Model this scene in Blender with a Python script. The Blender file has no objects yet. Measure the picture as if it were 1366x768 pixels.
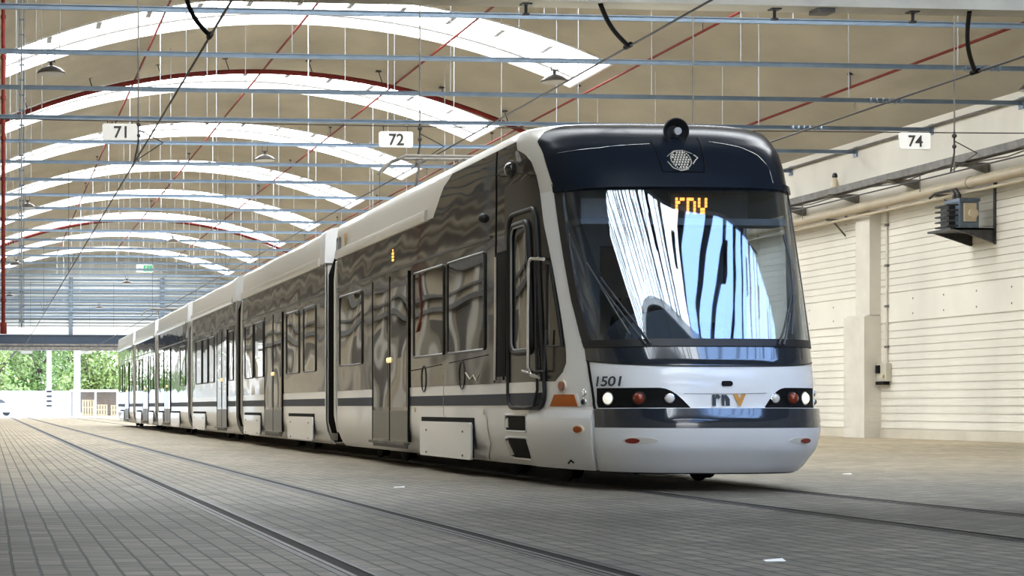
import bpy, math, random
from mathutils import Vector, Matrix
random.seed(7)
scene = bpy.context.scene
COL = scene.collection
PI = math.pi

# ------------------------------------------------------------------ camera geometry
F, PX, HY, CH = 2450.0, 206.0, 543.0, 0.72       # focal length in px, principal point, horizon row, camera height
PSI = math.atan(222.0 / F)
CS, SN = math.cos(PSI), math.sin(PSI)

def dep(X, Y): return X * SN + Y * CS
def proj(X, Y, Z):
    d = dep(X, Y)
    return PX + F * (X * CS - Y * SN) / d, HY - F * (Z - CH) / d
def Yat(x, X):
    k = (x - PX) / F
    return X * (CS - k * SN) / (SN + k * CS)
def Zat(y, X, Y): return CH + (HY - y) / F * dep(X, Y)
def Xat(x, Y):
    k = (x - PX) / F
    return Y * (SN + k * CS) / (CS - k * SN)

cd = bpy.data.cameras.new('camera')
cam = bpy.data.objects.new('camera', cd); COL.objects.link(cam)
cam.location = (0, 0, CH); cam.rotation_euler = (PI / 2, 0, -PSI)
cd.sensor_width = 36; cd.lens = F / 1366 * 36
cd.shift_x = (683 - PX) / 1366; cd.shift_y = (HY - 384) / 1366
cd.clip_end = 600; cd.clip_start = 0.05
scene.camera = cam
vs = scene.view_settings
vs.view_transform = 'Standard'; vs.look = 'None'; vs.gamma = 1; vs.use_curve_mapping = False
vs.exposure = 0.0
scene.cycles.use_denoising = True
scene.cycles.max_bounces = 8
scene.cycles.sample_clamp_indirect = 8

# ------------------------------------------------------------------ materials
def srgb(r, g, b):
    f = lambda c: (c / 255 / 12.92) if c / 255 < .04045 else ((c / 255 + .055) / 1.055) ** 2.4
    return (f(r), f(g), f(b), 1)

MATS = {}
def mat(name, col, rough=.5, metal=0, spec=.5, coat=0, noise=None, bump=None, emit=None, ior=None):
    """noise=(scale, amount, stretch xyz) colour mottling; bump=(scale, strength, stretch)"""
    m = bpy.data.materials.new(name); m.use_nodes = True
    nt = m.node_tree; b = nt.nodes['Principled BSDF']
    b.inputs['Base Color'].default_value = col
    b.inputs['Roughness'].default_value = rough
    b.inputs['Metallic'].default_value = metal
    b.inputs['Specular IOR Level'].default_value = spec
    b.inputs['Coat Weight'].default_value = coat
    b.inputs['Coat Roughness'].default_value = .03
    if ior: b.inputs['IOR'].default_value = ior
    if emit:
        b.inputs['Emission Color'].default_value = emit[0]
        b.inputs['Emission Strength'].default_value = emit[1]
    tc = nt.nodes.new('ShaderNodeTexCoord')
    def noi(scale, stretch, detail=4):
        mp = nt.nodes.new('ShaderNodeMapping'); mp.inputs['Scale'].default_value = stretch
        nt.links.new(tc.outputs['Object'], mp.inputs['Vector'])
        n = nt.nodes.new('ShaderNodeTexNoise'); n.inputs['Scale'].default_value = scale
        n.inputs['Detail'].default_value = detail
        nt.links.new(mp.outputs['Vector'], n.inputs['Vector']); return n
    if noise:
        n = noi(noise[0], noise[2] if len(noise) > 2 else (1, 1, 1))
        mr = nt.nodes.new('ShaderNodeMapRange')
        mr.inputs['From Min'].default_value = .3; mr.inputs['From Max'].default_value = .7
        mr.inputs['To Min'].default_value = 1 - noise[1]; mr.inputs['To Max'].default_value = 1 + noise[1]
        nt.links.new(n.outputs['Fac'], mr.inputs['Value'])
        mx = nt.nodes.new('ShaderNodeVectorMath'); mx.operation = 'SCALE'
        mx.inputs[0].default_value = col[:3]
        nt.links.new(mr.outputs['Result'], mx.inputs['Scale'])
        nt.links.new(mx.outputs['Vector'], b.inputs['Base Color'])
    if bump:
        n = noi(bump[0], bump[2] if len(bump) > 2 else (1, 1, 1), bump[4] if len(bump) > 4 else 2)
        bp = nt.nodes.new('ShaderNodeBump'); bp.inputs['Strength'].default_value = bump[1]
        bp.inputs['Distance'].default_value = bump[3] if len(bump) > 3 else .02
        nt.links.new(n.outputs['Fac'], bp.inputs['Height'])
        nt.links.new(bp.outputs['Normal'], b.inputs['Normal'])
        if coat: nt.links.new(bp.outputs['Normal'], b.inputs['Coat Normal'])
    MATS[name] = m
    return m

M_white = mat('tram_white_paint', (.80, .81, .82, 1), .28, 0, .5, .6)
M_cap = mat('tram_roof_paint', (.66, .64, .58, 1), .3, 0, .5, .4)
M_film = mat('tram_dark_side', (.022, .019, .016, 1), .05, 0, .5, 0, bump=(.75, .38, (1, 1.3, 3.0), .02, .6))
M_glass = mat('tram_side_glass', (.010, .010, .010, 1), .02, 0, .5, 0, bump=(.8, .42, (1, .9, 2.0), .02, 0))
M_mask = mat('tram_front_mask', (.011, .015, .022, 1), .22, 0, .05, 0)
M_strip = mat('tram_bumper_dark', (.016, .021, .030, 1), .12, 0, .5, .6)
M_blue = mat('tram_blue_stripe', (.020, .030, .055, 1), .5, 0, .25, 0)
M_black = mat('black_rubber', (.010, .010, .011, 1), .5)
M_wiper = mat('wiper_grey', (.05, .055, .06, 1), .4)
M_lens = mat('dark_lens', (.01, .01, .012, 1), .06, coat=1)
M_foot = mat('door_foot_brown', (.10, .085, .062, 1), .35)
M_leftdoor = mat('dark_brown_doors', (.09, .075, .055, 1), .6)
M_cabside = mat('cab_side_dark', (.022, .019, .016, 1), .22, 0, .25)
M_wallleft = mat('left_wall_ochre', (.52, .44, .31, 1), .85, noise=(.5, .15))
M_gap = mat('gap_black', (.004, .004, .004, 1), .7, spec=.15)
M_bellows = mat('bellows_rubber', (.006, .006, .006, 1), .8, spec=.1)
M_frame = mat('window_frame_black', (.02, .019, .018, 1), .3)
M_steel = mat('brushed_steel', (.62, .62, .62, 1), .25, 1)
M_dsteel = mat('dark_steel', (.05, .05, .052, 1), .5, .4, noise=(9, .3))
M_ring = mat('pale_door_seal', (.42, .42, .40, 1), .4)
M_orange = mat('orange_reflector', (.50, .12, .012, 1), .45, spec=.2)
M_amber = mat('amber_lens', (.45, .10, .02, 1), .4, spec=.2)
M_red = mat('red_lens', (.22, .015, .008, 1), .12, coat=1)
M_amberlens = mat('amber_indicator_glass', (.22, .030, .008, 1), .12, coat=.3)
M_lamp = mat('headlamp_glass', (.55, .55, .54, 1), .1, coat=1, emit=((1, .97, .88, 1), .12))
M_lampon = mat('headlamp_lit', (.7, .7, .66, 1), .1, coat=1, emit=((1, .96, .82, 1), .75))
M_chrome = mat('chrome', (.8, .8, .8, 1), .08, 1)
M_interior = mat('cab_interior_grey', (.15, .17, .19, 1), .7)
M_dash = mat('dashboard_dark', (.050, .062, .075, 1), .45)
M_blind = mat('cab_sunblind', (.30, .33, .36, 1), .6)
M_led = mat('led_orange', (.9, .35, .05, 1), .4, emit=((1, .42, .08, 1), 2.6))
M_ledboard = mat('led_board', (.035, .033, .030, 1), .6)
M_txt = mat('lettering_dark', (.03, .04, .055, 1), .35)
M_txto = mat('lettering_orange', (.62, .30, .06, 1), .35)
M_emblem = mat('emblem_cream', (.75, .68, .55, 1), .5)
M_warm = mat('lamp_glow', (1, .8, .5, 1), .3, emit=((1, .75, .35, 1), .9))
M_fascia = mat('dark_fascia', (.075, .062, .045, 1), .8, noise=(1, .2))
M_rail = mat('rail_steel', (.10, .095, .09, 1), .5, .6, noise=(6, .3, (1, .15, 1)))
M_bar = mat('blue_grey_steel', (.165, .225, .30, 1), .4, .25, noise=(3, .15))
M_galv = mat('galvanised_rod', (.42, .44, .46, 1), .45, .5)
M_wire = mat('wire_dark', (.02, .018, .017, 1), .5)
M_redpipe = mat('red_pipe_paint', (.15, .018, .013, 1), .65, spec=.2, noise=(4, .25))
M_tanpipe = mat('tan_pipe_paint', (.43, .365, .255, 1), .4, noise=(2, .1))
M_tray = mat('tray_metal', (.16, .15, .135, 1), .5, .5, noise=(5, .3))
M_sign = mat('sign_white', (.70, .69, .66, 1), .5)
M_signtxt = mat('sign_black', (.03, .03, .03, 1), .5)
M_shade = mat('lamp_shade_metal', (.12, .11, .10, 1), .35, .6)
M_lampglass = mat('lamp_glass_pale', (.42, .42, .40, 1), .3)
M_conc = mat('pale_concrete', (.56, .51, .41, 1), .85, noise=(1.4, .10), bump=(18, .25))
M_pillar = mat('pillar_paint', (.62, .58, .50, 1), .75, noise=(1.8, .08), bump=(14, .15))
M_lintel = mat('lintel_concrete', (.60, .55, .44, 1), .9, noise=(2.0, .12), bump=(10, .2))
M_boxblue = mat('switch_box_blue', (.105, .145, .195, 1), .4, noise=(6, .2))
M_porc = mat('beige_insulator', (.55, .47, .33, 1), .4)
M_socket = mat('socket_box', (.50, .47, .38, 1), .5)
M_slat = mat('gable_slat', (.50, .54, .57, 1), .5, noise=(1.2, .12))
M_slatd = mat('gable_slat_dark', (.10, .13, .165, 1), .5)
M_gable = mat('gable_panel', (.34, .34, .31, 1), .7, noise=(.8, .1))
M_beamblue = mat('door_beam_blue', (.016, .028, .05, 1), .4)
M_exit = mat('exit_sign_green', (.05, .35, .15, 1), .4, emit=((.1, .6, .3, 1), .3))
M_exitw = mat('exit_sign_white', (.8, .85, .8, 1), .4, emit=((.8, 1, .9, 1), .4))
M_leaf = mat('leaf_green', (.17, .25, .055, 1), .6, noise=(.7, .4))
M_leaf2 = mat('leaf_pale_green', (.25, .32, .09, 1), .6, noise=(.7, .4))
M_bark = mat('bark', (.10, .08, .06, 1), .9)
M_yard = mat('yard_concrete', (.62, .60, .56, 1), .9, noise=(.3, .08))
M_fence = mat('white_fence', (.80, .80, .79, 1), .6)
M_carw = mat('car_white', (.8, .8, .8, 1), .25, coat=.6)
M_carg = mat('car_glass', (.03, .04, .05, 1), .05)
M_wood = mat('pale_timber', (.55, .40, .22, 1), .7, noise=(5, .2))
M_shedin = mat('shed_boards', (.22, .17, .13, 1), .8, noise=(4, .2, (1, 1, 6)))
M_paper = mat('paper', (.8, .8, .76, 1), .8)

def emis(name, col, s):
    m = bpy.data.materials.new(name); m.use_nodes = True
    nt = m.node_tree; nt.nodes.clear()
    e = nt.nodes.new('ShaderNodeEmission'); e.inputs[0].default_value = col; e.inputs[1].default_value = s
    o = nt.nodes.new('ShaderNodeOutputMaterial'); nt.links.new(e.outputs[0], o.inputs[0])
    return m
SKYL = 15.0
SKYF = 13.0
M_skylight = emis('skylight_daylit_glazing', (.93, .97, 1.0, 1), SKYL)
M_skyfrosh = emis('skylight_daylit_clear', (.86, .93, 1.0, 1), SKYF)
M_skyblue = emis('skylight_blue_glow', (.33, .54, 1.0, 1), SKYF * .9)  # blue glow added for the blue part of the windscreen reflection
M_reveal = mat('skylight_curb_white', (.85, .86, .87, 1), .5)

def screen_glass():
    m = bpy.data.materials.new('windscreen_glass'); m.use_nodes = True
    nt = m.node_tree; nt.nodes.clear()
    o = nt.nodes.new('ShaderNodeOutputMaterial')
    t = nt.nodes.new('ShaderNodeBsdfTransparent'); t.inputs[0].default_value = (.86, .90, .94, 1)
    g = nt.nodes.new('ShaderNodeBsdfGlossy'); g.inputs['Roughness'].default_value = .008
    g.inputs['Color'].default_value = (.93, .97, 1, 1)
    mx = nt.nodes.new('ShaderNodeMixShader')
    lw = nt.nodes.new('ShaderNodeLayerWeight'); lw.inputs[0].default_value = .5
    pw = nt.nodes.new('ShaderNodeMath'); pw.operation = 'POWER'; nt.links.new(lw.outputs['Facing'], pw.inputs[0]); pw.inputs[1].default_value = 4
    ma = nt.nodes.new('ShaderNodeMath'); ma.operation = 'MULTIPLY_ADD'; nt.links.new(pw.outputs[0], ma.inputs[0]); ma.inputs[1].default_value = .86; ma.inputs[2].default_value = .080
    nt.links.new(ma.outputs[0], mx.inputs[0])
    nt.links.new(t.outputs[0], mx.inputs[1]); nt.links.new(g.outputs[0], mx.inputs[2])
    nt.links.new(mx.outputs[0], o.inputs[0])
    return m
M_screen = screen_glass()

def floor_mat():
    m = bpy.data.materials.new('depot_block_paving'); m.use_nodes = True
    nt = m.node_tree; b = nt.nodes['Principled BSDF']; L = nt.links.new
    tc = nt.nodes.new('ShaderNodeTexCoord')
    sx = nt.nodes.new('ShaderNodeSeparateXYZ'); L(tc.outputs['Object'], sx.inputs[0])
    cb = nt.nodes.new('ShaderNodeCombineXYZ'); L(sx.outputs['Y'], cb.inputs['X']); L(sx.outputs['X'], cb.inputs['Y'])
    wob = nt.nodes.new('ShaderNodeTexNoise'); wob.inputs['Scale'].default_value = 2.2; L(tc.outputs['Object'], wob.inputs['Vector'])
    vm = nt.nodes.new('ShaderNodeVectorMath'); vm.operation = 'MULTIPLY_ADD'
    L(wob.outputs['Color'], vm.inputs[0]); vm.inputs[1].default_value = (.03, .014, 0); L(cb.outputs[0], vm.inputs[2])
    br = nt.nodes.new('ShaderNodeTexBrick'); L(vm.outputs[0], br.inputs['Vector'])
    br.offset = .5; br.inputs['Scale'].default_value = 1
    br.inputs['Brick Width'].default_value = .23; br.inputs['Row Height'].default_value = .118
    br.inputs['Mortar Size'].default_value = .0085; br.inputs['Mortar Smooth'].default_value = .25
    br.inputs['Bias'].default_value = -.1
    br.inputs['Color1'].default_value = (.262, .242, .210, 1); br.inputs['Color2'].default_value = (.172, .158, .138, 1)
    br.inputs['Mortar'].default_value = (.022, .020, .017, 1)
    n1 = nt.nodes.new('ShaderNodeTexNoise'); n1.inputs['Scale'].default_value = .35; n1.inputs['Detail'].default_value = 6
    L(tc.outputs['Object'], n1.inputs['Vector'])
    mp = nt.nodes.new('ShaderNodeMapping'); mp.inputs['Scale'].default_value = (1.2, 6, 1); L(tc.outputs['Object'], mp.inputs['Vector'])
    n2 = nt.nodes.new('ShaderNodeTexNoise'); n2.inputs['Scale'].default_value = 1.6; n2.inputs['Detail'].default_value = 7
    L(mp.outputs[0], n2.inputs['Vector'])
    r1 = nt.nodes.new('ShaderNodeMapRange'); r1.inputs['From Min'].default_value = .3; r1.inputs['From Max'].default_value = .7
    r1.inputs['To Min'].default_value = .80; r1.inputs['To Max'].default_value = 1.22; L(n1.outputs['Fac'], r1.inputs['Value'])
    r2 = nt.nodes.new('ShaderNodeMapRange'); r2.inputs['From Min'].default_value = .3; r2.inputs['From Max'].default_value = .7
    r2.inputs['To Min'].default_value = .62; r2.inputs['To Max'].default_value = 1.38; L(n2.outputs['Fac'], r2.inputs['Value'])
    mu = nt.nodes.new('ShaderNodeMath'); mu.operation = 'MULTIPLY'; L(r1.outputs[0], mu.inputs[0]); L(r2.outputs[0], mu.inputs[1])
    # paving painted dimmer near the camera to imitate weaker light, brighter and warmer inside
    depth_dim = nt.nodes.new('ShaderNodeMapRange'); depth_dim.inputs['From Min'].default_value = 12; depth_dim.inputs['From Max'].default_value = 34
    L(sx.outputs['Y'], depth_dim.inputs['Value'])
    tint = nt.nodes.new('ShaderNodeMix'); tint.data_type = 'RGBA'; L(depth_dim.outputs[0], tint.inputs['Factor'])
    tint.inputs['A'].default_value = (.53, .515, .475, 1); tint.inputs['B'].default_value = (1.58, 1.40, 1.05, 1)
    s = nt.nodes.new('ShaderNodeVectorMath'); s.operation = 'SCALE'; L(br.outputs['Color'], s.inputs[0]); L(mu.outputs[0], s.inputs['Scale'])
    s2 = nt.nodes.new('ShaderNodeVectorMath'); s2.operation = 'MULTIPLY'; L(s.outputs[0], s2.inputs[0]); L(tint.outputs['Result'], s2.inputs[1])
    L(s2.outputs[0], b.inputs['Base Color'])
    b.inputs['Roughness'].default_value = .62
    bp = nt.nodes.new('ShaderNodeBump'); bp.inputs['Strength'].default_value = .5; bp.inputs['Distance'].default_value = .008
    iv = nt.nodes.new('ShaderNodeMath'); iv.operation = 'SUBTRACT'; iv.inputs[0].default_value = 1; L(br.outputs['Fac'], iv.inputs[1])
    ad = nt.nodes.new('ShaderNodeMath'); ad.operation = 'MULTIPLY_ADD'; L(n2.outputs['Fac'], ad.inputs[0]); ad.inputs[1].default_value = .6; L(iv.outputs[0], ad.inputs[2])
    L(ad.outputs[0], bp.inputs['Height']); L(bp.outputs[0], b.inputs['Normal'])
    return m
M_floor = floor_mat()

def panel_wall_mat(name, base):
    """cream concrete cladding: ribbed courses, a smooth band with bolt holes, smooth fascia above"""
    m = bpy.data.materials.new(name); m.use_nodes = True
    nt = m.node_tree; b = nt.nodes['Principled BSDF']; L = nt.links.new
    tc = nt.nodes.new('ShaderNodeTexCoord')
    n = nt.nodes.new('ShaderNodeTexNoise'); n.inputs['Scale'].default_value = .5; n.inputs['Detail'].default_value = 7
    mp = nt.nodes.new('ShaderNodeMapping'); mp.inputs['Scale'].default_value = (1, 1, .6); L(tc.outputs['Object'], mp.inputs['Vector']); L(mp.outputs[0], n.inputs['Vector'])
    r = nt.nodes.new('ShaderNodeMapRange'); r.inputs['From Min'].default_value = .3; r.inputs['From Max'].default_value = .7
    r.inputs['To Min'].default_value = .86; r.inputs['To Max'].default_value = 1.1; L(n.outputs['Fac'], r.inputs['Value'])
    s = nt.nodes.new('ShaderNodeVectorMath'); s.operation = 'SCALE'; s.inputs[0].default_value = base; L(r.outputs[0], s.inputs['Scale'])
    L(s.outputs[0], b.inputs['Base Color']); b.inputs['Roughness'].default_value = .85
    return m
M_wall = panel_wall_mat('cream_wall', (.72, .685, .60))
M_wallrib = panel_wall_mat('cream_wall_courses', (.74, .705, .615))
M_ceil = mat('tan_vault_concrete', (.400, .362, .282, 1), .9, noise=(.6, .14, (1, .5, 1)), bump=(3, .3, (1, 1, 1), .03))

# ------------------------------------------------------------------ mesh builder
class MB:
    def __init__(s): s.v = []; s.f = []
    def add(s, vs_, fs_):
        o = len(s.v); s.v += [tuple(p) for p in vs_]; s.f += [tuple(i + o for i in q) for q in fs_]; return s
    def box(s, x0, y0, z0, x1, y1, z1):
        a = [(x, y, z) for z in (z0, z1) for y in (y0, y1) for x in (x0, x1)]
        return s.add(a, [(0, 2, 3, 1), (4, 5, 7, 6), (0, 1, 5, 4), (2, 6, 7, 3), (0, 4, 6, 2), (1, 3, 7, 5)])
    def tube(s, pts, r, n=8, closed=False, cap=True):
        pts = [Vector(p) for p in pts]; N = len(pts)
        ring = []
        up0 = None
        for i, p in enumerate(pts):
            if closed: t = (pts[(i + 1) % N] - pts[i - 1]).normalized()
            else: t = (pts[min(i + 1, N - 1)] - pts[max(i - 1, 0)]).normalized()
            if up0 is None:
                up0 = Vector((0, 0, 1)) if abs(t.z) < .9 else Vector((1, 0, 0))
            u = (up0 - t * up0.dot(t)).normalized(); up0 = u
            w = t.cross(u)
            rr = r[i] if isinstance(r, (list, tuple)) else r
            ring.append([p + (u * math.cos(a) + w * math.sin(a)) * rr for a in [2 * PI * k / n for k in range(n)]])
        V = [q for R in ring for q in R]; Fc = []
        for i in range(N if closed else N - 1):
            j = (i + 1) % N
            for k in range(n):
                l = (k + 1) % n
                Fc.append((i * n + k, i * n + l, j * n + l, j * n + k))
        if cap and not closed:
            Fc.append(tuple(range(n - 1, -1, -1))); Fc.append(tuple((N - 1) * n + k for k in range(n)))
        return s.add(V, Fc)
    def lathe(s, prof, origin=(0, 0, 0), axis=None, n=20):
        """prof: (r, h) along axis"""
        o = Vector(origin); ax = Vector(axis or (0, 0, 1)).normalized()
        u = ax.orthogonal().normalized(); w = ax.cross(u)
        V = []; Fc = []
        for (r, h) in prof:
            for k in range(n):
                a = 2 * PI * k / n
                V.append(o + ax * h + (u * math.cos(a) + w * math.sin(a)) * max(r, 1e-4))
        for i in range(len(prof) - 1):
            for k in range(n):
                l = (k + 1) % n
                Fc.append((i * n + k, i * n + l, (i + 1) * n + l, (i + 1) * n + k))
        Fc.append(tuple(range(n - 1, -1, -1))); Fc.append(tuple((len(prof) - 1) * n + k for k in range(n)))
        return s.add(V, Fc)
    def prism(s, poly, fn, a, b):
        """poly of 2-D points; fn(u, v, w) -> 3-D"""
        N = len(poly)
        V = [fn(u, v, a) for u, v in poly] + [fn(u, v, b) for u, v in poly]
        Fc = [tuple(range(N - 1, -1, -1)), tuple(range(N, 2 * N))] + [(i, (i + 1) % N, N + (i + 1) % N, N + i) for i in range(N)]
        return s.add(V, Fc)
    def sheet(s, outer, inner):
        """closed slab between two equal grids [i][j]"""
        ni, nj = len(outer), len(outer[0])
        V = [p for r in outer for p in r] + [p for r in inner for p in r]
        o2 = ni * nj; Fc = []
        idx = lambda i, j: i * nj + j
        for i in range(ni - 1):
            for j in range(nj - 1):
                a, b_, c, d = idx(i, j), idx(i + 1, j), idx(i + 1, j + 1), idx(i, j + 1)
                Fc.append((a, b_, c, d)); Fc.append((o2 + d, o2 + c, o2 + b_, o2 + a))
        for i in range(ni - 1):
            for j in (0, nj - 1):
                a, b_ = idx(i, j), idx(i + 1, j)
                Fc.append((a, o2 + a, o2 + b_, b_) if j == 0 else (b_, o2 + b_, o2 + a, a))
        for j in range(nj - 1):
            for i in (0, ni - 1):
                a, b_ = idx(i, j), idx(i, j + 1)
                Fc.append((b_, o2 + b_, o2 + a, a) if i == 0 else (a, o2 + a, o2 + b_, b_))
        return s.add(V, Fc)
    def build(s, name, m, parent=None, smooth=True, angle=35, origin=None):
        me = bpy.data.meshes.new(name)
        V = s.v
        if origin is not None:
            V = [(x - origin[0], y - origin[1], z - origin[2]) for x, y, z in V]
        me.from_pydata(V, [], s.f); me.update()
        import bmesh
        bm = bmesh.new(); bm.from_mesh(me); bmesh.ops.recalc_face_normals(bm, faces=bm.faces); bm.to_mesh(me); bm.free()
        if smooth:
            me.shade_smooth(); me.set_sharp_from_angle(angle=math.radians(angle))
        me.materials.append(m)
        o = bpy.data.objects.new(name, me); COL.objects.link(o)
        if origin is not None and parent is None: o.location = origin
        if parent is not None: o.parent = parent
        return o

def tag(o, label, cat, group=None, kind=None):
    o['label'] = label; o['category'] = cat
    if group: o['group'] = group
    if kind: o['kind'] = kind
    return o
def empty(name, loc, label=None, cat=None, group=None):
    o = bpy.data.objects.new(name, None); COL.objects.link(o); o.location = loc
    o.empty_display_size = .1
    if label: tag(o, label, cat, group)
    return o
def struct(o, label=None, cat=None):
    o['kind'] = 'structure'
    if label: o['label'] = label; o['category'] = cat
    return o

def text_pts(body, size, bold=0.0, res=4, shear=0, spc=1):
    """filled letters as (verts2d, faces)"""
    cu = bpy.data.curves.new('lettering', 'FONT'); cu.body = body; cu.size = size; cu.offset = bold; cu.shear = shear; cu.space_character = spc
    cu.resolution_u = res; cu.fill_mode = 'FRONT'
    ob = bpy.data.objects.new('lettering', cu); COL.objects.link(ob)
    dg = bpy.context.evaluated_depsgraph_get()
    me = bpy.data.meshes.new_from_object(ob.evaluated_get(dg))
    V = [(v.co.x, v.co.y) for v in me.vertices]; Fc = [tuple(p.vertices) for p in me.polygons]
    bpy.data.objects.remove(ob); bpy.data.curves.remove(cu); bpy.data.meshes.remove(me)
    return V, Fc

# ================================================================== TRAM
XC = 6.23                      # centre line of the tram's track
YE = 17.6                      # where the cab's taper ends and the straight side begins
#        z     half   nose    exponent
PROF = [(.16, 1.05, 15.22, 3.3), (.22, 1.10, 15.13, 3.3), (.38, 1.17, 14.98, 3.4), (.53, 1.19, 14.93, 3.4),
        (.60, 1.19, 14.93, 3.4), (.71, 1.19, 14.96, 3.4), (.72, 1.19, 15.01, 3.4), (.90, 1.19, 15.02, 3.4), (1.10, 1.19, 15.07, 3.4),
        (1.25, 1.19, 15.15, 3.5), (1.7, 1.19, 15.37, 3.7), (2.2, 1.19, 15.62, 3.9), (2.69, 1.19, 15.87, 4.1), (2.90, 1.19, 15.98, 4.1),
        (3.06, 1.188, 16.10, 4.0), (3.20, 1.182, 16.28, 3.8), (3.285, 1.172, 16.43, 3.6), (3.345, 1.148, 16.62, 3.3),
        (3.385, 1.08, 16.82, 3.0), (3.41, .95, 17.02, 2.8), (3.43, .70, 17.25, 2.6), (3.442, .40, 17.42, 2.5), (3.446, .02, 17.57, 2.5)]
ZS = [p[0] for p in PROF]
def prof(z):
    z = max(ZS[0], min(ZS[-1], z))
    for i in range(len(PROF) - 1):
        if z <= PROF[i + 1][0]:
            a, b = PROF[i], PROF[i + 1]; k = (z - a[0]) / (b[0] - a[0])
            return tuple(a[q] + (b[q] - a[q]) * k for q in (1, 2, 3))
    return PROF[-1][1:]
def S(t, z):
    a, n, m = prof(z)
    if t < 0: return Vector((XC - a, YE - t, z))
    if t > PI: return Vector((XC + a, YE + t - PI, z))
    c, s_ = math.cos(t), math.sin(t)
    x = a * math.copysign(abs(c) ** (2 / m), c)
    return Vector((XC - x, YE - (YE - n) * abs(s_) ** (2 / m), z))
def Nrm(t, z):
    z = max(ZS[0] + .002, min(ZS[-1] - .004, z))
    e = .012
    du = S(t + e, z) - S(t - e, z); dz = S(t, z + .004) - S(t, z - .004)
    n = du.cross(dz)
    return n.normalized() if n.length > 0 else Vector((0, -1, 0))
def tY(Y, z):                   # surface parameter of the left side at depth Y
    if Y >= YE: return YE - Y
    a, n, m = prof(z); q = min(1, (YE - Y) / (YE - n))
    return math.asin(q ** (m / 2))
def tX(x, z):                   # surface parameter at offset x from the centre (front face)
    a, n, m = prof(z); q = min(1, abs(x) / a)
    th = math.acos(q ** (m / 2))
    return th if x < 0 else PI - th
def hit(x, y, t0=-60, t1=PI / 2 + .9):
    """(t, z) of the tram's surface seen at pixel x, y"""
    def ev(t):
        z = 1.5
        for _ in range(7):
            p = S(t, max(.18, min(3.44, z))); z = Zat(y, p.x, p.y)
        if z > 3.0:                  # near the shoulder: first crossing from below
            lo = 2.6; zz = 2.6
            while zz < 3.44:
                p = S(t, zz + .02)
                if zz + .02 >= Zat(y, p.x, p.y): break
                zz += .02
            lo, hi_ = zz, zz + .02
            for _ in range(12):
                md = (lo + hi_) / 2; p = S(t, md)
                if md >= Zat(y, p.x, p.y): hi_ = md
                else: lo = md
            z = hi_
        z = max(.18, min(3.44, z)); p = S(t, z)
        return proj(*p)[0] - x, z
    cand = [-(1.155 ** k - 1) * .25 for k in range(38, -1, -1)] + [PI * .72 * k / 240 for k in range(1, 241)]
    cand = [t for t in cand if t0 <= t <= t1]
    if x < 735: cand.reverse()
    best = None; pt = pv = None
    for t in cand:
        v, z = ev(t)
        if pt is not None and pv * v <= 0:
            a, b, va = pt, t, pv
            for _ in range(30):
                mid = (a + b) / 2; vm, z = ev(mid)
                if va * vm <= 0: b = mid
                else: a, va = mid, vm
            tm = (a + b) / 2; zr = ev(tm)[1]
            if abs(proj(*S(tm, zr))[1] - y) < 1.5: return tm, zr
        if best is None or abs(v) < best[0]: best = (abs(v), t, z)
        pt, pv = t, v
    return best[1], best[2]
def adv(t, z, d):               # step along the surface at constant height
    n = max(1, int(abs(d) / .01)); h = d / n
    for _ in range(n):
        e = .004 if t > -.004 else .004
        L = (S(t + e, z) - S(t, z)).length / e
        t += h / max(L, 1e-3)
    return t
def edge(pix):                  # list of pixels -> t as a function of z
    q = sorted((hit(x, y)[::-1] for x, y in pix))
    def f(z):
        if z <= q[0][0]: return q[0][1]
        for a, b in zip(q, q[1:]):
            if z <= b[0]: return a[1] + (b[1] - a[1]) * (z - a[0]) / max(1e-6, b[0] - a[0])
        return q[-1][1]
    return f
cv = lambda f: f if callable(f) else (lambda _: f)
def patch(mb, tl, tr, zb, zt, off=.004, th=.012, nu=12, nv=8):
    tl, tr, zb, zt = map(cv, (tl, tr, zb, zt))
    out, inn = [], []
    for i in range(nu + 1):
        s_ = i / nu; ro, ri = [], []
        for j in range(nv + 1):
            z = zb(s_) + (zt(s_) - zb(s_)) * j / nv
            t = tl(z) + (tr(z) - tl(z)) * s_
            p, n = S(t, z), Nrm(t, z)
            ro.append(p + n * off); ri.append(p + n * (off - th))
        out.append(ro); inn.append(ri)
    return mb.sheet(out, inn)
def sidepoly(mb, pts, off, th):
    """polygon of (t, z) on the surface as a thin plate that follows it"""
    N = len(pts); ct, cz = sum(p[0] for p in pts) / N, sum(p[1] for p in pts) / N
    V = []
    for o_ in (off, off - th):
        for k in (1, .7, .35):
            for t, z in pts:
                t2, z2 = ct + (t - ct) * k, cz + (z - cz) * k; V.append(S(t2, z2) + Nrm(t2, z2) * o_)
        V.append(S(ct, cz) + Nrm(ct, cz) * o_)
    M = 3 * N + 1; Fc = []
    for b0, fl in ((0, 0), (M, 1)):
        for i in range(N):
            j = (i + 1) % N; q = []
            for r in (0, 1): q.append((b0 + r * N + i, b0 + r * N + j, b0 + (r + 1) * N + j, b0 + (r + 1) * N + i))
            q.append((b0 + 2 * N + i, b0 + 2 * N + j, b0 + 3 * N))
            Fc += [tuple(reversed(x)) if fl else x for x in q]
    Fc += [(i, M + i, M + (i + 1) % N, (i + 1) % N) for i in range(N)]
    return mb.add(V, Fc)
def rrect(t0, t1, z0, z1, r, n=5):
    """rounded rectangle outline in (t, z); t is in metres where the side is nearly straight"""
    out = []
    for cx, cz, a0 in ((t1 - r, z1 - r, 0), (t0 + r, z1 - r, PI / 2), (t0 + r, z0 + r, PI), (t1 - r, z0 + r, 1.5 * PI)):
        for k in range(n + 1):
            a = a0 + PI / 2 * k / n
            out.append((cx + r * math.cos(a), cz + r * math.sin(a)))
    return out
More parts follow.
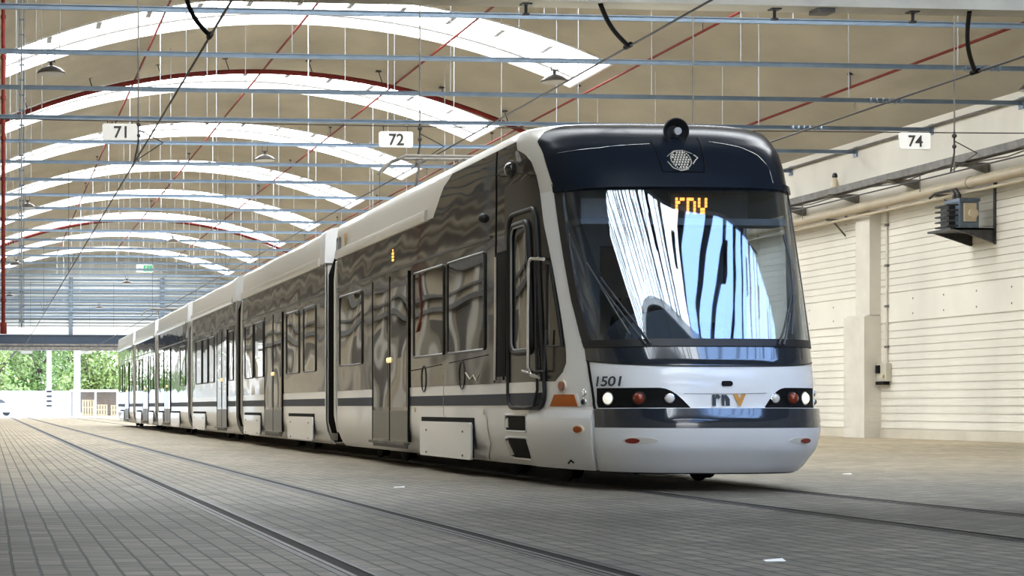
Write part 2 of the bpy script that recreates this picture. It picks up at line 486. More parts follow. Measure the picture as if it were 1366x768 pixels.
def on_surface(V, t0, z0, sc=1.0, off=.01, thick=.004, flip=1):
    """map flat letter points onto the tram by arc length"""
    us = sorted(set(round(u, 3) for u, v in V)); tt = {}; t = t0; last = 0
    for u in us:
        t = adv(t, z0, flip * (u - last)); last = u; tt[u] = t
    A = []
    for u, v in V:
        t = tt[round(u, 3)]; z = z0 + v
        A.append(S(t, z) + Nrm(t, z) * off)
    return A
def lettering(name, body, size, t0, z0, m, parent, bold=0, off=.012):
    V, Fc = text_pts(body, size, bold)
    A = on_surface(V, t0, z0, off=off)
    return MB().add(A, Fc).build(name, m, parent, smooth=False)
def disc(mb, t, z, r, h=.02, dome=.5, off=0, n=18):
    p, nn = S(t, z), Nrm(t, z)
    pr = [(r, -.02), (r, h * (1 - dome))] + [(r * math.cos(a), h * (1 - dome) + h * dome * math.sin(a)) for a in (.4, .8, 1.2, 1.5)]
    return mb.lathe(pr, p + nn * off, nn, n)
def oval(mb, t, z, rw, rh, off=.012, th=.03, n=20, flip=1):
    pts = []
    for k in range(n):
        a = 2 * PI * k / n
        pts.append((adv(t, z, rw * math.cos(a)), z + rh * math.sin(a)))
    return sidepoly(mb, pts, off, th)

tram = empty('tram', (XC, 45, 0), 'long white and black low floor tram numbered 1501 standing on the rails', 'tram')
TINV = Vector((-XC, -45, 0))
class TB(MB):                    # builder for parts of the tram: world coordinates, parented to the tram's base
    def build(s, name, m, parent=None, **k):
        s.v = [(x - XC, y - 45, z) for x, y, z in s.v]
        return MB.build(s, name, m, parent or tram, **k)
_old_lettering = lettering
def lettering(name, body, size, t0, z0, m, parent, bold=0, off=.012, sx=1, shear=0, spc=1):
    V, Fc = text_pts(body, size, bold, shear=shear, spc=spc)
    V = [(u * sx, v) for u, v in V]
    return TB().add(on_surface(V, t0, z0, off=off), Fc).build(name, m, parent, smooth=False)

# module extents
MODS = [(None, 26.3), (27.2, 36.2), (37.15, 45.25), (46.2, 54.4), (55.35, 62.9), (63.8, 71.3)]
Z_BELT, Z_CAP = .955, 2.87

# ---- first car: shell (white), with the cab's nose
t_end1 = -(26.3 - YE)
def shell(tlist, zlist, inner=.03):
    out = [[S(t, z) for z in zlist] for t in tlist]
    return out
# opening left for the windscreen and the dark parts: shell is built of bands
ZROWS = [.165, .22, .3, .38, .46, .53, .60, .66, .715, .72, .8, .9, 1.0, 1.1, 1.25]
ZUP = [1.25, 1.5, 1.7, 1.95, 2.2, 2.45, 2.69]
ZTOP = [2.69, 2.8, 2.9, 3.0, 3.06, 3.11, 3.16, 3.2, 3.24, 3.285, 3.315, 3.345, 3.365, 3.385, 3.40, 3.41, 3.42, 3.43, 3.437, 3.442, 3.446]
def band(mb, t0, t1, zs, nt=40, th=.03):
    t0, t1 = cv(t0), cv(t1)
    out, inn = [], []
    for i in range(nt + 1):
        k = i / nt; ro, ri = [], []
        for z in zs:
            t = t0(z) + (t1(z) - t0(z)) * k
            p, n = S(t, z), Nrm(t, z); ro.append(p); ri.append(p - n * th)
        out.append(ro); inn.append(ri)
    return mb.sheet(out, inn)

wsL = edge([(780, 463), (777, 455), (767, 415), (763, 400), (753, 345), (746, 300), (739, 250)])          # windscreen outer left edge
wsR = lambda z: PI - wsL(z)
car1 = TB()
band(car1, t_end1, 0, ZROWS, 3); band(car1, 0, PI, ZROWS, 90); band(car1, PI, PI - t_end1, ZROWS, 3)
band(car1, t_end1, 0, ZUP, 3); band(car1, 0, wsL, ZUP, 24); 
tRa = lambda z: PI - tY(17.45, z); tRb = lambda z: PI - tY(16.38, z)
band(car1, wsR, tRb, ZUP, 8); band(car1, tRb, tRa, [1.25, 1.32], 10); band(car1, tRb, tRa, [2.5, 2.69], 10); band(car1, tRa, PI, ZUP, 3); band(car1, PI, PI - t_end1, ZUP, 3)
car1 = car1.build('car_body', M_white)
car1['label'] = 'front section with the driver cab'
roof = TB()
band(roof, t_end1, 0, ZTOP, 3); band(roof, 0, PI, ZTOP, 90); band(roof, PI, PI - t_end1, ZTOP, 3)
roof = roof.build('roof', M_cap)

# rear bulkhead of the first car, and interior floor
def endcap(Y, name='end_wall', parent=None, m=M_cap, th=.05):
    pts = []
    for z in [.22, .38, .53, 1.2, 2.0, 2.9] + [q for q in ZTOP if q >= 3.0]:
        pts.append((-prof(z)[0] + .004, z))
    poly = pts + [(-x, z) for x, z in reversed(pts)]
    return TB().prism(poly, lambda u, v, w: (XC + u, w, v), Y, Y + th).build(name, m, parent)
endcap(26.2, parent=car1)
TB().box(XC - 1.0, 17.4, .2, XC + 1.0, 26.2, .34).box(XC - .78, 15.75, .2, XC + .78, 17.4, .34).build('floor_pan', M_gap, car1)  # pan coloured black to stand in for shade under the skirt

# ---- dark side film of the first car (both sides)
filmF = edge([(738, 511), (748, 501), (755, 488), (755, 466), (750, 430), (745, 400), (738, 360), (731, 325), (725, 297), (720, 254), (716, 236), (709, 216), (701, 206), (690, 200)])
def film_front(z):
    return filmF(z)
fz = [.955, 1.05, 1.15, 1.25, 1.4, 1.7, 2.0, 2.3, 2.5, 2.7, 2.8, 2.87]
def mirror(t): return PI - t
def film(side):
    mb = TB()
    f = (lambda g: g) if side == 0 else (lambda g: (lambda z: PI - cv(g)(z)))
    zt_ = lambda s_: Z_CAP
    # lower: straight part and taper part
    patch(mb, f(t_end1 + .06), f(lambda z: -3.0), .955, Z_CAP, .004, .01, 10, 12)
    patch(mb, f(lambda z: -3.0), f(lambda z: 0), .955, Z_CAP, .004, .01, 6, 12)
    if side == 0:
        cp = TB(); patch(cp, f(lambda z: 0), f(filmF), .955, Z_CAP, .004, .01, 22, 24); cp.build('cab_side_panel', M_cabside, car1)
    else:
        patch(mb, f(lambda z: 0), f(filmF), .955, 1.32, .004, .01, 22, 6); patch(mb, f(lambda z: 0), f(filmF), 2.5, Z_CAP, .004, .01, 22, 6)
        patch(mb, f(lambda z: 0), tRa, 1.32, 2.5, .004, .01, 3, 12); patch(mb, f(filmF), tRb, 1.32, 2.5, .004, .01, 4, 12)
    return mb
film_l = film(0).build('dark_side_panel', M_film, car1)
film_r = film(1).build('dark_side_panel', M_film, car1)
b = TB(); patch(b, tRb, tRa, 1.32, 2.5, .0, .01, 10, 4); b.build('cab_side_window', M_screen, car1)
upB = edge([(578, 291), (585, 270), (592, 250), (604, 233)])
for side in (0, 1):
    f = (lambda g: g) if side == 0 else (lambda g: (lambda z: PI - cv(g)(z)))
    mb = TB()
    patch(mb, f(upB), f(lambda z: -.9), Z_CAP, 3.268, .004, .01, 6, 8)
    patch(mb, f(lambda z: -.9), f(filmF), Z_CAP, 3.268, .004, .01, 20, 14)
    mb.build('upper_dark_panel', M_film, car1)

# ---- front mask, windscreen, apron
def ffix(x): return lambda z: tX(x, z)
mk = TB()
mL = edge([(740, 250), (735, 238), (730, 222), (723, 200), (714, 184)])
zm = [2.70, 2.8, 2.9, 3.0, 3.06, 3.11, 3.16, 3.2, 3.24, 3.285, 3.315, 3.33, 3.345, 3.355]
def maskL(z): return max(mL(z), tY(16.75, z))
out, inn = [], []
for i in range(61):
    k = i / 60; ro, ri = [], []
    for z in zm:
        t = maskL(z) + (PI - 2 * maskL(z)) * k
        p, n = S(t, z), Nrm(t, z); ro.append(p + n * .006); ri.append(p - n * .01)
    out.append(ro); inn.append(ri)
mk.sheet(out, inn)
mask = mk.build('front_mask', M_mask)
# peak above the windscreen
mb = TB(); patch(mb, lambda z: maskL(2.7), lambda z: PI - maskL(2.7), 2.665, 2.725, .03, .045, 60, 3)
mb.build('visor_lip', M_mask, mask)
# service flap with its outline, set in the mask
def line_on(mb, pix, r=.006, off=.008, t1=PI / 2 + .9):
    P = []
    q = [hit(x, y, t1=t1) for x, y in pix]
    for (ta, za), (tb, zb) in zip(q, q[1:]):
        for k in range(6): P.append((ta + (tb - ta) * k / 6, za + (zb - za) * k / 6))
    P.append(q[-1])
    return mb.tube([S(t, z) + Nrm(t, z) * off for t, z in P], r, 6)
mb = TB(); line_on(mb, [(868, 188), (876, 205), (884, 229), (939, 230), (937, 205), (930, 184)], .006)
mb.build('service_flap', M_gap, mask)
mb = TB(); line_on(mb, [(745, 205), (800, 198), (866, 193)], .0025)
mb.build('panel_seam', M_strip, mask)
mb = TB(); line_on(mb, [(945, 190), (985, 197), (1010, 208), (1025, 225), (1032, 250)], .0025)
mb.build('panel_seam', M_strip, mask)
# horn / roof lamp
ht, hz = hit(898, 183)
hp = Vector((*S(ht, hz),)); 
hcx, hcy = hp.x, hp.y
hcz = Zat(176, hcx, hcy - .02)
hb = TB().lathe([(.02, .16), (.06, .12), (.085, .06), (.118, .0), (.122, -.015), (.112, -.02), (.105, -.008), (.06, .05), (.01, .06)], (hcx, hcy - .06, hcz), (0, 1, 0), 28).build('roof_lamp', M_black, mask)
TB().lathe([(.034, -.02), (.034, .0), (.03, .03), (.01, .05)], (hcx + .012, hcy - .07, hcz + .0), (0, 1, 0), 20).build('lamp_lens', M_ring, hb)
# round emblem with an eye outline
et, ez = hit(908, 214)
ex0 = S(et, ez).x - XC
def EP(u, v): return (tX(ex0 + u, ez + v), ez + v)
mb = TB()
for i in range(-3, 4):
    for j in range(-3, 4):
        u = (i + (j % 2) * .5) * .026 - .006; v = j * .0235
        if u * u + v * v < .078 ** 2:
            sidepoly(mb, [EP(u + .0092 * math.cos(q * PI / 4), v + .0098 * math.sin(q * PI / 4)) for q in range(8)], .014, .006)
for k in range(28):
    a0, a1 = 2 * PI * k / 28, 2 * PI * (k + .55) / 28
    pp = [EP(.086 * math.cos(a), .086 * math.sin(a)) for a in (a0, a1)]
    qq = [EP(.096 * math.cos(a), .094 * math.sin(a)) for a in (a1, a0)]
    sidepoly(mb, pp + qq, .014, .006)
emb = mb.build('emblem', M_emblem, mask)
mb = TB()

for pts_, r_ in (([(.10, -.04), (.13, -.005), (.16, .02), (.13, .05)], .005), ([(-.13, -.02), (-.09, -.08), (-.02, -.105), (.05, -.09)], .004), ([(-.12, .03), (-.05, .085), (.04, .095), (.12, .06)], .002)):
    mb.tube([S(*EP(u, v)) + Nrm(*EP(u, v)) * .012 for u, v in pts_], r_, 6)
mb.build('emblem_outline', M_emblem, mask)

# windscreen glass
inset = .035
gl = TB()
def tin(f, d): return lambda z: adv(f(z), z, d)
zt_cache = {}
def memo(f):
    c = {}
    def g(z):
        k = round(z, 4)
        if k not in c: c[k] = f(z)
        return c[k]
    return g
gL = memo(tin(wsL, .10)); gR = memo(lambda z: PI - gL(z))
patch(gl, gL, gR, 1.29, 2.665, .002, .012, 64, 14)
screen = gl.build('windscreen', M_screen, angle=60)
sl = TB()
patch(sl, wsL, gL, 1.25, 2.69, .012, .03, 2, 14); patch(sl, gR, wsR, 1.25, 2.69, .012, .03, 2, 14)
patch(sl, wsL, wsR, 1.235, 1.30, .014, .03, 64, 2)
sl.build('windscreen_seal', M_black, screen)
# dark printed bands inside the glass edge (left and right pillars)
# wipers
def wiper(pix, r=.011, off=.035, name='wiper'):
    mb = TB()
    for seg in pix: line_on(mb, seg, r, off)
    return mb.build(name, M_wiper, screen)
wiper([[(862, 461), (835, 425), (800, 376)], [(868, 460), (845, 428), (818, 392), (804, 372)], [(842, 448), (800, 376), (786, 352)]], .009)
wiper([[(1036, 462), (1046, 425), (1052, 392)], [(1052, 448), (1054, 400), (1050, 350), (1041, 316)], [(1042, 462), (1050, 420)]], .010)
# apron below the screen
zbot = lambda s_: 1.075 + .055 * (abs(2 * s_ - 1) ** 2)
ap = TB(); patch(ap, wsL, wsR, zbot, lambda s_: 1.24, .005, .012, 64, 6)
apron = ap.build('apron_panel', M_strip)
ml_ = TB(); patch(ml_, wsL, wsR, lambda s_: zbot(s_) - .012, lambda s_: zbot(s_), .006, .012, 64, 1)
ml_.build('apron_edge', M_black, apron)

# ---- bumper group
bmL = edge([(803, 626), (800, 600), (797, 572), (795, 545)])
bst = TB(); patch(bst, bmL, lambda z: PI - bmL(z), .545, .705, .028, .05, 70, 6)
bstrip = bst.build('bumper_strip', M_strip)
bp_ = TB(); patch(bp_, bmL, lambda z: PI - bmL(z), .185, .545, .03, .06, 70, 10)
bumper = bp_.build('bumper', M_white)
mb = TB(); patch(mb, bmL, lambda z: PI - bmL(z), .165, .186, .02, .05, 70, 1); mb.build('bumper_lip', M_black, bumper)
mb = TB(); patch(mb, lambda z: bmL(.5) - .012, lambda z: bmL(.5) + .012, .185, 1.10, .012, .03, 2, 12)
# seam from apron to skirt corner, following the corner
mb = TB(); line_on(mb, [(803, 628), (799, 596), (796, 560), (793, 535), (789, 508), (785, 482)], .012, .006); mb.build('corner_seam', M_gap, bumper)
for px_ in (853, ):
    pass
mb = TB(); t_, z_ = hit(846, 586); oval(mb, t_, z_, .062, .022, .045, .03); mb.build('fog_lamp', M_red, bumper)
mb = TB(); oval(mb, adv(t_, z_, .06), z_, .15, .030, .034, .02); mb.build('lamp_recess', M_cap, bumper)
mb = TB(); t_, z_ = hit(1070, 586, t1=2.9)[0], z_; oval(mb, t_, z_, .062, .022, .045, .03); mb.build('fog_lamp', M_red, bumper)
mb = TB(); oval(mb, adv(t_, z_, -.06), z_, .13, .030, .034, .02); mb.build('lamp_recess', M_cap, bumper)

# ---- headlight clusters
hl = TB()
tA, _ = hit(797, 531); tB, _ = hit(919, 531)
ZH0, ZH1 = .715, .885
N = 20
top = []; 
for k in range(N + 1):
    s_ = k / N
    z1 = ZH1 if s_ < .72 else ZH1 - (ZH1 - ZH0) * .95 * ((s_ - .72) / .28) ** 2.4
    top.append((tA + (tB - tA) * s_, max(z1, ZH0 + .01)))
def cluster(flip):
    mb = TB(); tA2, tB2 = hit(1083, 531, t1=2.9)[0], hit(1020, 531, t1=2.9)[0]
    f = (lambda t: t) if not flip else (lambda t: tA2 + (tB2 - tA2) * (t - tA) / (tB - tA))
    out, inn = [], []
    for (t, z1) in top:
        ro, ri = [], []
        for j in range(5):
            z = ZH0 + (z1 - ZH0) * j / 4; p, n = S(f(t), z), Nrm(f(t), z)
            ro.append(p + n * .008); ri.append(p - n * .01)
        out.append(ro); inn.append(ri)
    mb.sheet(out, inn)
    h = mb.build('headlight_cluster', M_gap)
    for (x, r, m, nm, dm) in ((813, .050, M_lampon, 'main_lamp', .04), (853, .050, M_amberlens, 'indicator_lamp', .05), (893, .036, M_lamp, 'position_lamp', .03)):
        t, z = hit(x, 531); z = .795
        tt_ = t if not flip else hit({813: 1071, 853: 1055, 893: 1033}[x], 531, t1=2.9)[0]
        b = TB(); disc(b, tt_, z, r * 1.18, .018, .2, .006); ring = b.build('lamp_ring', M_chrome if x != 853 else M_black, h)
        b = TB(); disc(b, tt_, z, r, dm, .8, .014); b.build(nm, m, h)
    return h
cluster(False); cluster(True)
# white corner lamps next to the seam
for y_ in (524, 536):
    t_, z_ = hit(780, y_)
    for f in (0, 1):
        b = TB(); disc(b, PI - t_ if f else t_, z_, .034, .025, .6, .0); o = b.build('corner_lamp', M_chrome)
        b = TB(); disc(b, PI - t_ if f else t_, z_, .022, .02, .6, .014); b.build('lens', M_lamp if y_ == 524 else M_black, o)
# camera slot above the logo, seam under the number
t_, z_ = hit(967, 511.5)
b = TB(); sidepoly(b, [(adv(t_, z_, u), z_ + v) for u, v in rrect(-.052, .052, -.022, .022, .02)], .008, .02); b.build('front_camera', M_gap)
b = TB(); line_on(b, [(912, 524.5), (960, 525), (1022, 524)], .003, .003); b.build('front_seam', M_ring)

# lettering on the front
t_, z_ = hit(793, 515); lettering('fleet_number', '1501', .118, t_, z_, M_txt, tram, .002, sx=1.42, shear=.2, spc=.95)
t_, z_ = hit(949, 540); lettering('logo_letters', 'rn', .175, t_, z_, M_txt, tram, .008, spc=1.18)
t_, z_ = hit(980, 540); lettering('logo_letter', 'v', .19, t_, z_, M_txto, tram, .008)
t_, z_ = hit(1071, 514, t1=PI * .9); lettering('association_mark', 'VRN', .075, adv(PI - hit(806, 512)[0], z_, -.02), z_, M_txt, tram, .002)

# ---- cab inside
cabin = TB()
cabin.box(XC - 1.0, 17.55, .5, XC - .25, 17.62, 2.9); cabin.box(XC + .25, 17.55, .5, XC + 1.0, 17.62, 2.9); cabin.box(XC - .25, 17.55, 2.3, XC + .25, 17.62, 2.9)
cab = cabin.build('cab_partition', M_interior)
TB().box(XC - .99, 15.95, .95, XC + .99, 17.4, 1.0).build('cab_desk', M_dash, cab)
mirror_dome = TB()  # dark dome modelled after a dome-shaped reflection in the windscreen
pr = []
for k in range(21):
    a = PI * k / 20; pr.append((-.43 * math.cos(a), .36 * math.sin(a) ** .8))
hx, hy0 = .02, 15.62
mirror_dome.prism([(u, 1.22 + v) for u, v in pr], lambda u, v, w: (XC - .28 + u, w, v), 15.58, 16.15)
mirror_dome.build('reflection_dome', M_dash, cab)
TB().box(XC - .08, 15.52, 1.40, XC + .22, 15.58, 1.46).build('desk_screen', M_black, cab)
TB().box(XC - .86, 16.28, 2.42, XC - .52, 16.31, 2.62).build('sun_blind', M_blind, cab)
TB().box(XC - .95, 16.02, 2.36, XC + .95, 16.3, 2.42).build('display_housing', M_interior, cab)
led = TB().box(XC - .10, 16.07, 2.42, XC + .62, 16.12, 2.66).build('destination_display', M_ledboard, cab)
# seat back and side posts seen through the glass
ST = TB()
ST.prism([(-.24, 1.0), (.24, 1.0), (.26, 1.5), (.2, 1.75), (-.2, 1.75), (-.26, 1.5)], lambda u, v, w: (XC - .1 + u, w, v), 16.8, 16.95)
ST.build('driver_seat', M_gap, cab)
# dot matrix
GL = {'r': ["....", "....", "#.##", "##..", "#...", "#...", "#..."], 'n': ["....", "....", "###.", "#..#", "#..#", "#..#", "#..#"], 'v': ["....", "....", "#..#", "#..#", "#..#", ".##.", ".##."]}
mb = TB(); x0 = XC - .02
lx, lz = None, None
pos = 0
for ch in 'rnv':
    for j, row in enumerate(GL[ch]):
        for i, c_ in enumerate(row):
            if c_ == '#':
                u = x0 - .03 + (pos + i) * .021; v = 2.655 - j * .030
                mb.box(u - .0085, 16.05, v - .0125, u + .0085, 16.068, v + .0125)
    pos += 5
mb.build('display_letters', M_led, led)

# ---- driver's door on the left
DT0, DT1 = hit(680, 420)[0], hit(724, 420)[0]
def tside(x, y): return hit(x, y)
d0, d1 = Yat(680, 5.04), hit(722, 420)
def door_outline(pad=0, n=6):
    # in (t, z) with arc-length units along the tapering side
    tl, tr = DT0, DT1
    L = 0
    W = sum((S(tl + (tr - tl) * (k + 1) / 20, 1.5) - S(tl + (tr - tl) * k / 20, 1.5)).length for k in range(20))
    pts = rrect(-pad, W + pad, .715 - pad, 2.57 + pad, .14, n)
    return [(adv(tl, 1.5, u), z) for u, z in pts], W
dpts, DW = door_outline()
def bulge(z): return adv
mb = TB()
sidepoly(mb, [(t, z) for t, z in dpts if True], .008, .012)
cdoor = mb.build('driver_door', M_cabside)
def on_t(pts, off): return [S(t, z) + Nrm(t, z) * off for t, z in pts]
mb = TB().tube(on_t(dpts, .012), .022, 8, True); mb.build('door_seal', M_black, cdoor)
# white and blue bands carry on across the door foot
mb = TB(); patch(mb, adv(DT0, .9, .03), adv(DT1, .9, -.03), .855, .955, .013, .006, 8, 1); mb.build('door_white_band', M_white, cdoor)
mb = TB(); patch(mb, adv(DT0, .9, .04), adv(DT1, .9, -.04), .745, .85, .013, .006, 8, 1); mb.build('door_blue_band', M_blue, cdoor)
w0, w1 = hit(685, 400)[0], hit(711, 400)[0]
W2 = sum((S(w0 + (w1 - w0) * (k + 1) / 20, 1.8) - S(w0 + (w1 - w0) * k / 20, 1.8)).length for k in range(20))
wz0, wz1 = hit(697, 470)[1], hit(697, 298)[1]
wp = [(adv(w0, 1.8, u), z) for u, z in rrect(0, W2, wz0, wz1, .12, 6)]
mb = TB(); sidepoly(mb, wp, .012, .01); mb.build('door_window', M_glass, cdoor)
TB().tube(on_t(wp, .016), .030, 8, True).build('window_gasket', M_black, cdoor)
wp2 = [(adv(w0, 1.8, u), z) for u, z in rrect(.03, W2 - .03, wz0 + .03, wz1 - .03, .10, 6)]
TB().tube(on_t(wp2, .030), .009, 6, True).build('window_trim', M_ring, cdoor)
lp = hit(708, 495)
b = TB(); q = S(*lp) + Nrm(*lp) * .03
b.tube([S(*hit(700, 494.5)) + Nrm(*hit(700, 494.5)) * .02, S(*hit(714, 497)) + Nrm(*hit(714, 497)) * .05], .014, 8); b.build('door_handle', M_steel, cdoor)
# grab rails
def rail_px(pix, r, m, name, off=.07, parent=None):
    P = [];
    for (x, y) in pix:
        h = hit(x, y); P.append(S(*h) + Nrm(*h) * off)
    Q = []
    for a, b_ in zip(P, P[1:]):
        for k in range(4): Q.append(a + (b_ - a) * k / 4)
    Q.append(P[-1])
    return TB().tube(Q, r, 8).build(name, m, parent)
rail_px([(733, 346), (717, 345), (714, 350), (713, 420), (713, 490), (717, 500), (727, 503)], .017, M_steel, 'grab_rail', .06, car1)
rail_px([(668, 343), (668, 420), (667, 507)], .017, M_steel, 'grab_rail', .05, car1)
rail_px([(719, 346), (719, 440), (721, 520), (716, 541), (706, 544), (690, 543)], .014, M_black, 'grab_rail', .03, car1)
rail_px([(721, 495), (733, 495), (735, 440)], .010, M_dsteel, 'grab_rail', .05, car1)
mb = TB(); b0 = hit(662, 350)[0]; b1 = hit(676, 350)[0]
patch(mb, b0, b1, 1.02, 2.25, .009, .02, 4, 6); mb.build('door_pocket', M_gap, car1)
# quarter window ahead of the door
q0 = [(731, 461), (751, 461), (747, 430), (740, 385), (735, 352), (731, 352)]
qq = [hit(x, y) for x, y in q0]
mb = TB(); sidepoly(mb, qq, .009, .01); mb.build('quarter_window', M_glass, car1)
TB().tube(on_t(qq, .010), .014, 6, True).build('quarter_window_seal', M_black, car1)
mb = TB(); line_on(mb, [(663, 233), (690, 231), (716, 234)], .006, .006); mb.build('upper_seam', M_gap, car1)
mb = TB(); line_on(mb, [(736, 247), (747, 249), (756, 252)], .005, .002); mb.build('pillar_seam', M_gap, car1)
mb = TB(); line_on(mb, [(664, 203), (663, 260), (662, 340), (660, 510)], .007, .006); mb.build('film_seam', M_gap, car1)
# round lamp in the upper film, small camera below
t_, z_ = hit(682, 226)
b = TB(); disc(b, t_, z_, .092, .02, .5, .0, 24); o = b.build('side_lamp', M_black, car1)
b = TB(); disc(b, t_, z_, .072, .055, .98, .012, 24); b.build('side_lamp_lens', M_lens, car1)
t_, z_ = hit(646, 291); b = TB(); disc(b, t_, z_, .05, .06, .8, .0, 16); b.build('side_camera', M_black, car1)

# ---- marker lights
t_, z_ = hit(751, 515); b = TB(); oval(b, t_, z_, .052, .044, .024, .03); b.build('side_marker', M_amberlens, car1)
b = TB(); oval(b, t_, z_, .066, .058, .013, .02); b.build('marker_rim', M_emblem, car1)
t_, z_ = hit(776, 572); b = TB(); oval(b, t_, z_, .060, .024, .050, .03); b.build('side_reflector', M_amber, car1)
b = TB(); oval(b, t_, z_, .076, .034, .043, .02); b.build('reflector_rim', M_emblem, car1)
rp = [hit(741, 526), hit(767, 526), hit(772, 542), hit(735, 542)]
b = TB(); sidepoly(b, [rp[3], rp[2], rp[1], rp[0]], .014, .02); b.build('orange_reflector', M_orange, car1)
b = TB(); sidepoly(b, [hit(729, 543.5), hit(775, 543.5), hit(770, 524.5), hit(738, 524.5)], .009, .012); b.build('reflector_base', M_white, car1)
for (x, y) in ((646, 549), (554, 546)):
    t_, z_ = hit(x, y); b = TB(); disc(b, t_, z_, .03, .012, .4, .0, 14); b.build('amber_dot', M_porc, car1)

# ---- steps below the driver's door
for (x0, x1, y0, y1) in ((675, 702, 553, 575), (679, 706, 583, 611)):
    (ta, za), (tb, zb) = hit(x0, (y0 + y1) / 2), hit(x1, (y0 + y1) / 2)
    z1, z0 = hit((x0 + x1) / 2, y0)[1], hit((x0 + x1) / 2, y1)[1]
    W3 = (S(ta, z0) - S(tb, z0)).length
    pts = [(adv(ta, z0, u), z) for u, z in rrect(0, W3, z0, z1, .035, 5)]
    b = TB(); sidepoly(b, pts, .006, .03); o = b.build('step_recess', M_gap, car1)
    TB().tube(on_t(pts, .006), .012, 6, True).build('step_rim', M_white, car1)
    b = TB(); sidepoly(b, [(adv(ta, z0, u), z) for u, z in ((.02, z0 + .035), (.095, z0 + .035), (.08, z1 - .03), (.02, z1 - .05))], .016, .01); b.build('step_cheek', M_cap, car1)
# corner skirt box and panel seams
sk = TB(); ca, cb2 = hit(709, 590)[0], hit(793, 590)[0]

_o, _i = [], []
for i in range(21):
    t = ca + (cb2 - ca) * i / 20; ro, ri = [], []
    for z, o_ in ((.185, .030), (.24, .036), (.40, .036), (.615, .036), (.63, .033), (.695, .004)):
        ro.append(S(t, z) + Nrm(t, z) * o_); ri.append(S(t, z) - Nrm(t, z) * .004)
    _o.append(ro); _i.append(ri)
sk.sheet(_o, _i)
skirt = sk.build('corner_skirt', M_white, car1)
b = TB(); line_on(b, [(763, 615), (766, 611), (770, 614)], .007, .040); b.build('jacking_mark', M_gap, car1)
b = TB(); line_on(b, [(655, 618), (655, 590), (650, 560), (646, 545)], .005, .003); line_on(b, [(592, 500), (592, 552), (596, 560)], .004, .003); b.build('side_seam', M_ring, car1)
b = TB(); line_on(b, [(600, 484), (652, 473)], .004, .007); line_on(b, [(546, 495), (590, 486)], .004, .007); b.build('film_panel_seam', M_gap, car1)
for (x, y) in ((566, 505), (617, 500)):
    t_, z_ = hit(x, y)
    pts = [(adv(t_, z_, .11 * math.cos(a)), z_ + .15 * math.sin(a)) for a in [2 * PI * k / 20 for k in range(20)]]
    TB().tube(on_t(pts, .006), .008, 6, True).build('round_cover', M_frame, car1)

# ---- side equipment: windows, doors, hatches
def tYs(Y): return YE - Y
def mir(o_t): return PI - o_t
def side_window(Ya, Yb, z0, z1, parent, both=True):
    for sd in ((0, 1) if both else (0,)):
        g = (lambda t: t) if sd == 0 else (lambda t: PI - t)
        pts = [(g(-(Y - YE)), z) for Y, z in rrect(Ya, Yb, z0, z1, .05, 4)]
        b = TB(); sidepoly(b, pts, .0075, .008); w = b.build('side_window', M_glass, parent)
        f = TB()
        f.tube(on_t(pts, .008), .014, 6, True)
        f.build('window_frame', M_frame, parent)
        sx_ = -1 if sd == 0 else 1
        if sd == 0:
            b = TB(); xx = XC - 1.19; b.box(xx - .016, Ya + .03, z0 - .012, xx - .004, Yb - .03, z0 + .004); b.build('window_sill', M_ring, parent)
def door_leafs(Ya, Yb, parent, z0=.30, z1=2.36):
    ym = (Ya + Yb) / 2
    for sd in (0, 1):
        xo = XC - 1.19 if sd == 0 else XC + 1.19
        sg = -1 if sd == 0 else 1
        for (a, c) in ((Ya, ym - .012), (ym + .012, Yb)):
            b = TB(); x_a, x_b = sorted((xo - sg * .02, xo + sg * .016)); b.box(x_a, a, z0, x_b, c, z1)
            b.build('door_leaf', M_film, parent)
            b = TB(); x_a, x_b = sorted((xo, xo + sg * .019)); b.box(x_a, a + .08, z0 + .42, x_b, c - .08, z1 - .16); b.build('door_pane', M_glass, parent)
            b = TB(); x_a, x_b = sorted((xo, xo + sg * .020)); b.box(x_a, a + .02, z0 + .02, x_b, c - .02, z0 + .38); b.build('door_foot_panel', M_foot, parent)
        b = TB(); x_a, x_b = sorted((xo, xo + sg * .022)); b.box(x_a, ym - .014, z0, x_b, ym + .014, z1)
        b.box(x_a, Ya - .03, z0, x_b, Ya, z1); b.box(x_a, Yb, z0, x_b, Yb + .03, z1); b.build('door_rubber', M_gap, parent)
        b = TB(); x_a, x_b = sorted((xo, xo + sg * .07)); b.box(x_a, Ya - .02, z0 - .035, x_b, Yb + .02, z0 - .005); b.build('door_sill', M_tray, parent)
        b = TB(); x_a, x_b = sorted((xo + sg * .01, xo + sg * .018)); b.box(x_a, Ya + .02, .22, x_b, Yb - .02, z0 - .035); b.build('step_panel', M_dsteel, parent)
        for q in (-.07, .07):
            b = TB(); b.lathe([(.034, 0), (.034, .012), (.026, .022), (.01, .026)], (xo + sg * .018, ym + q, 1.31), (sg, 0, 0), 14); b.build('door_button', M_warm if sd == 0 else M_chrome, parent)
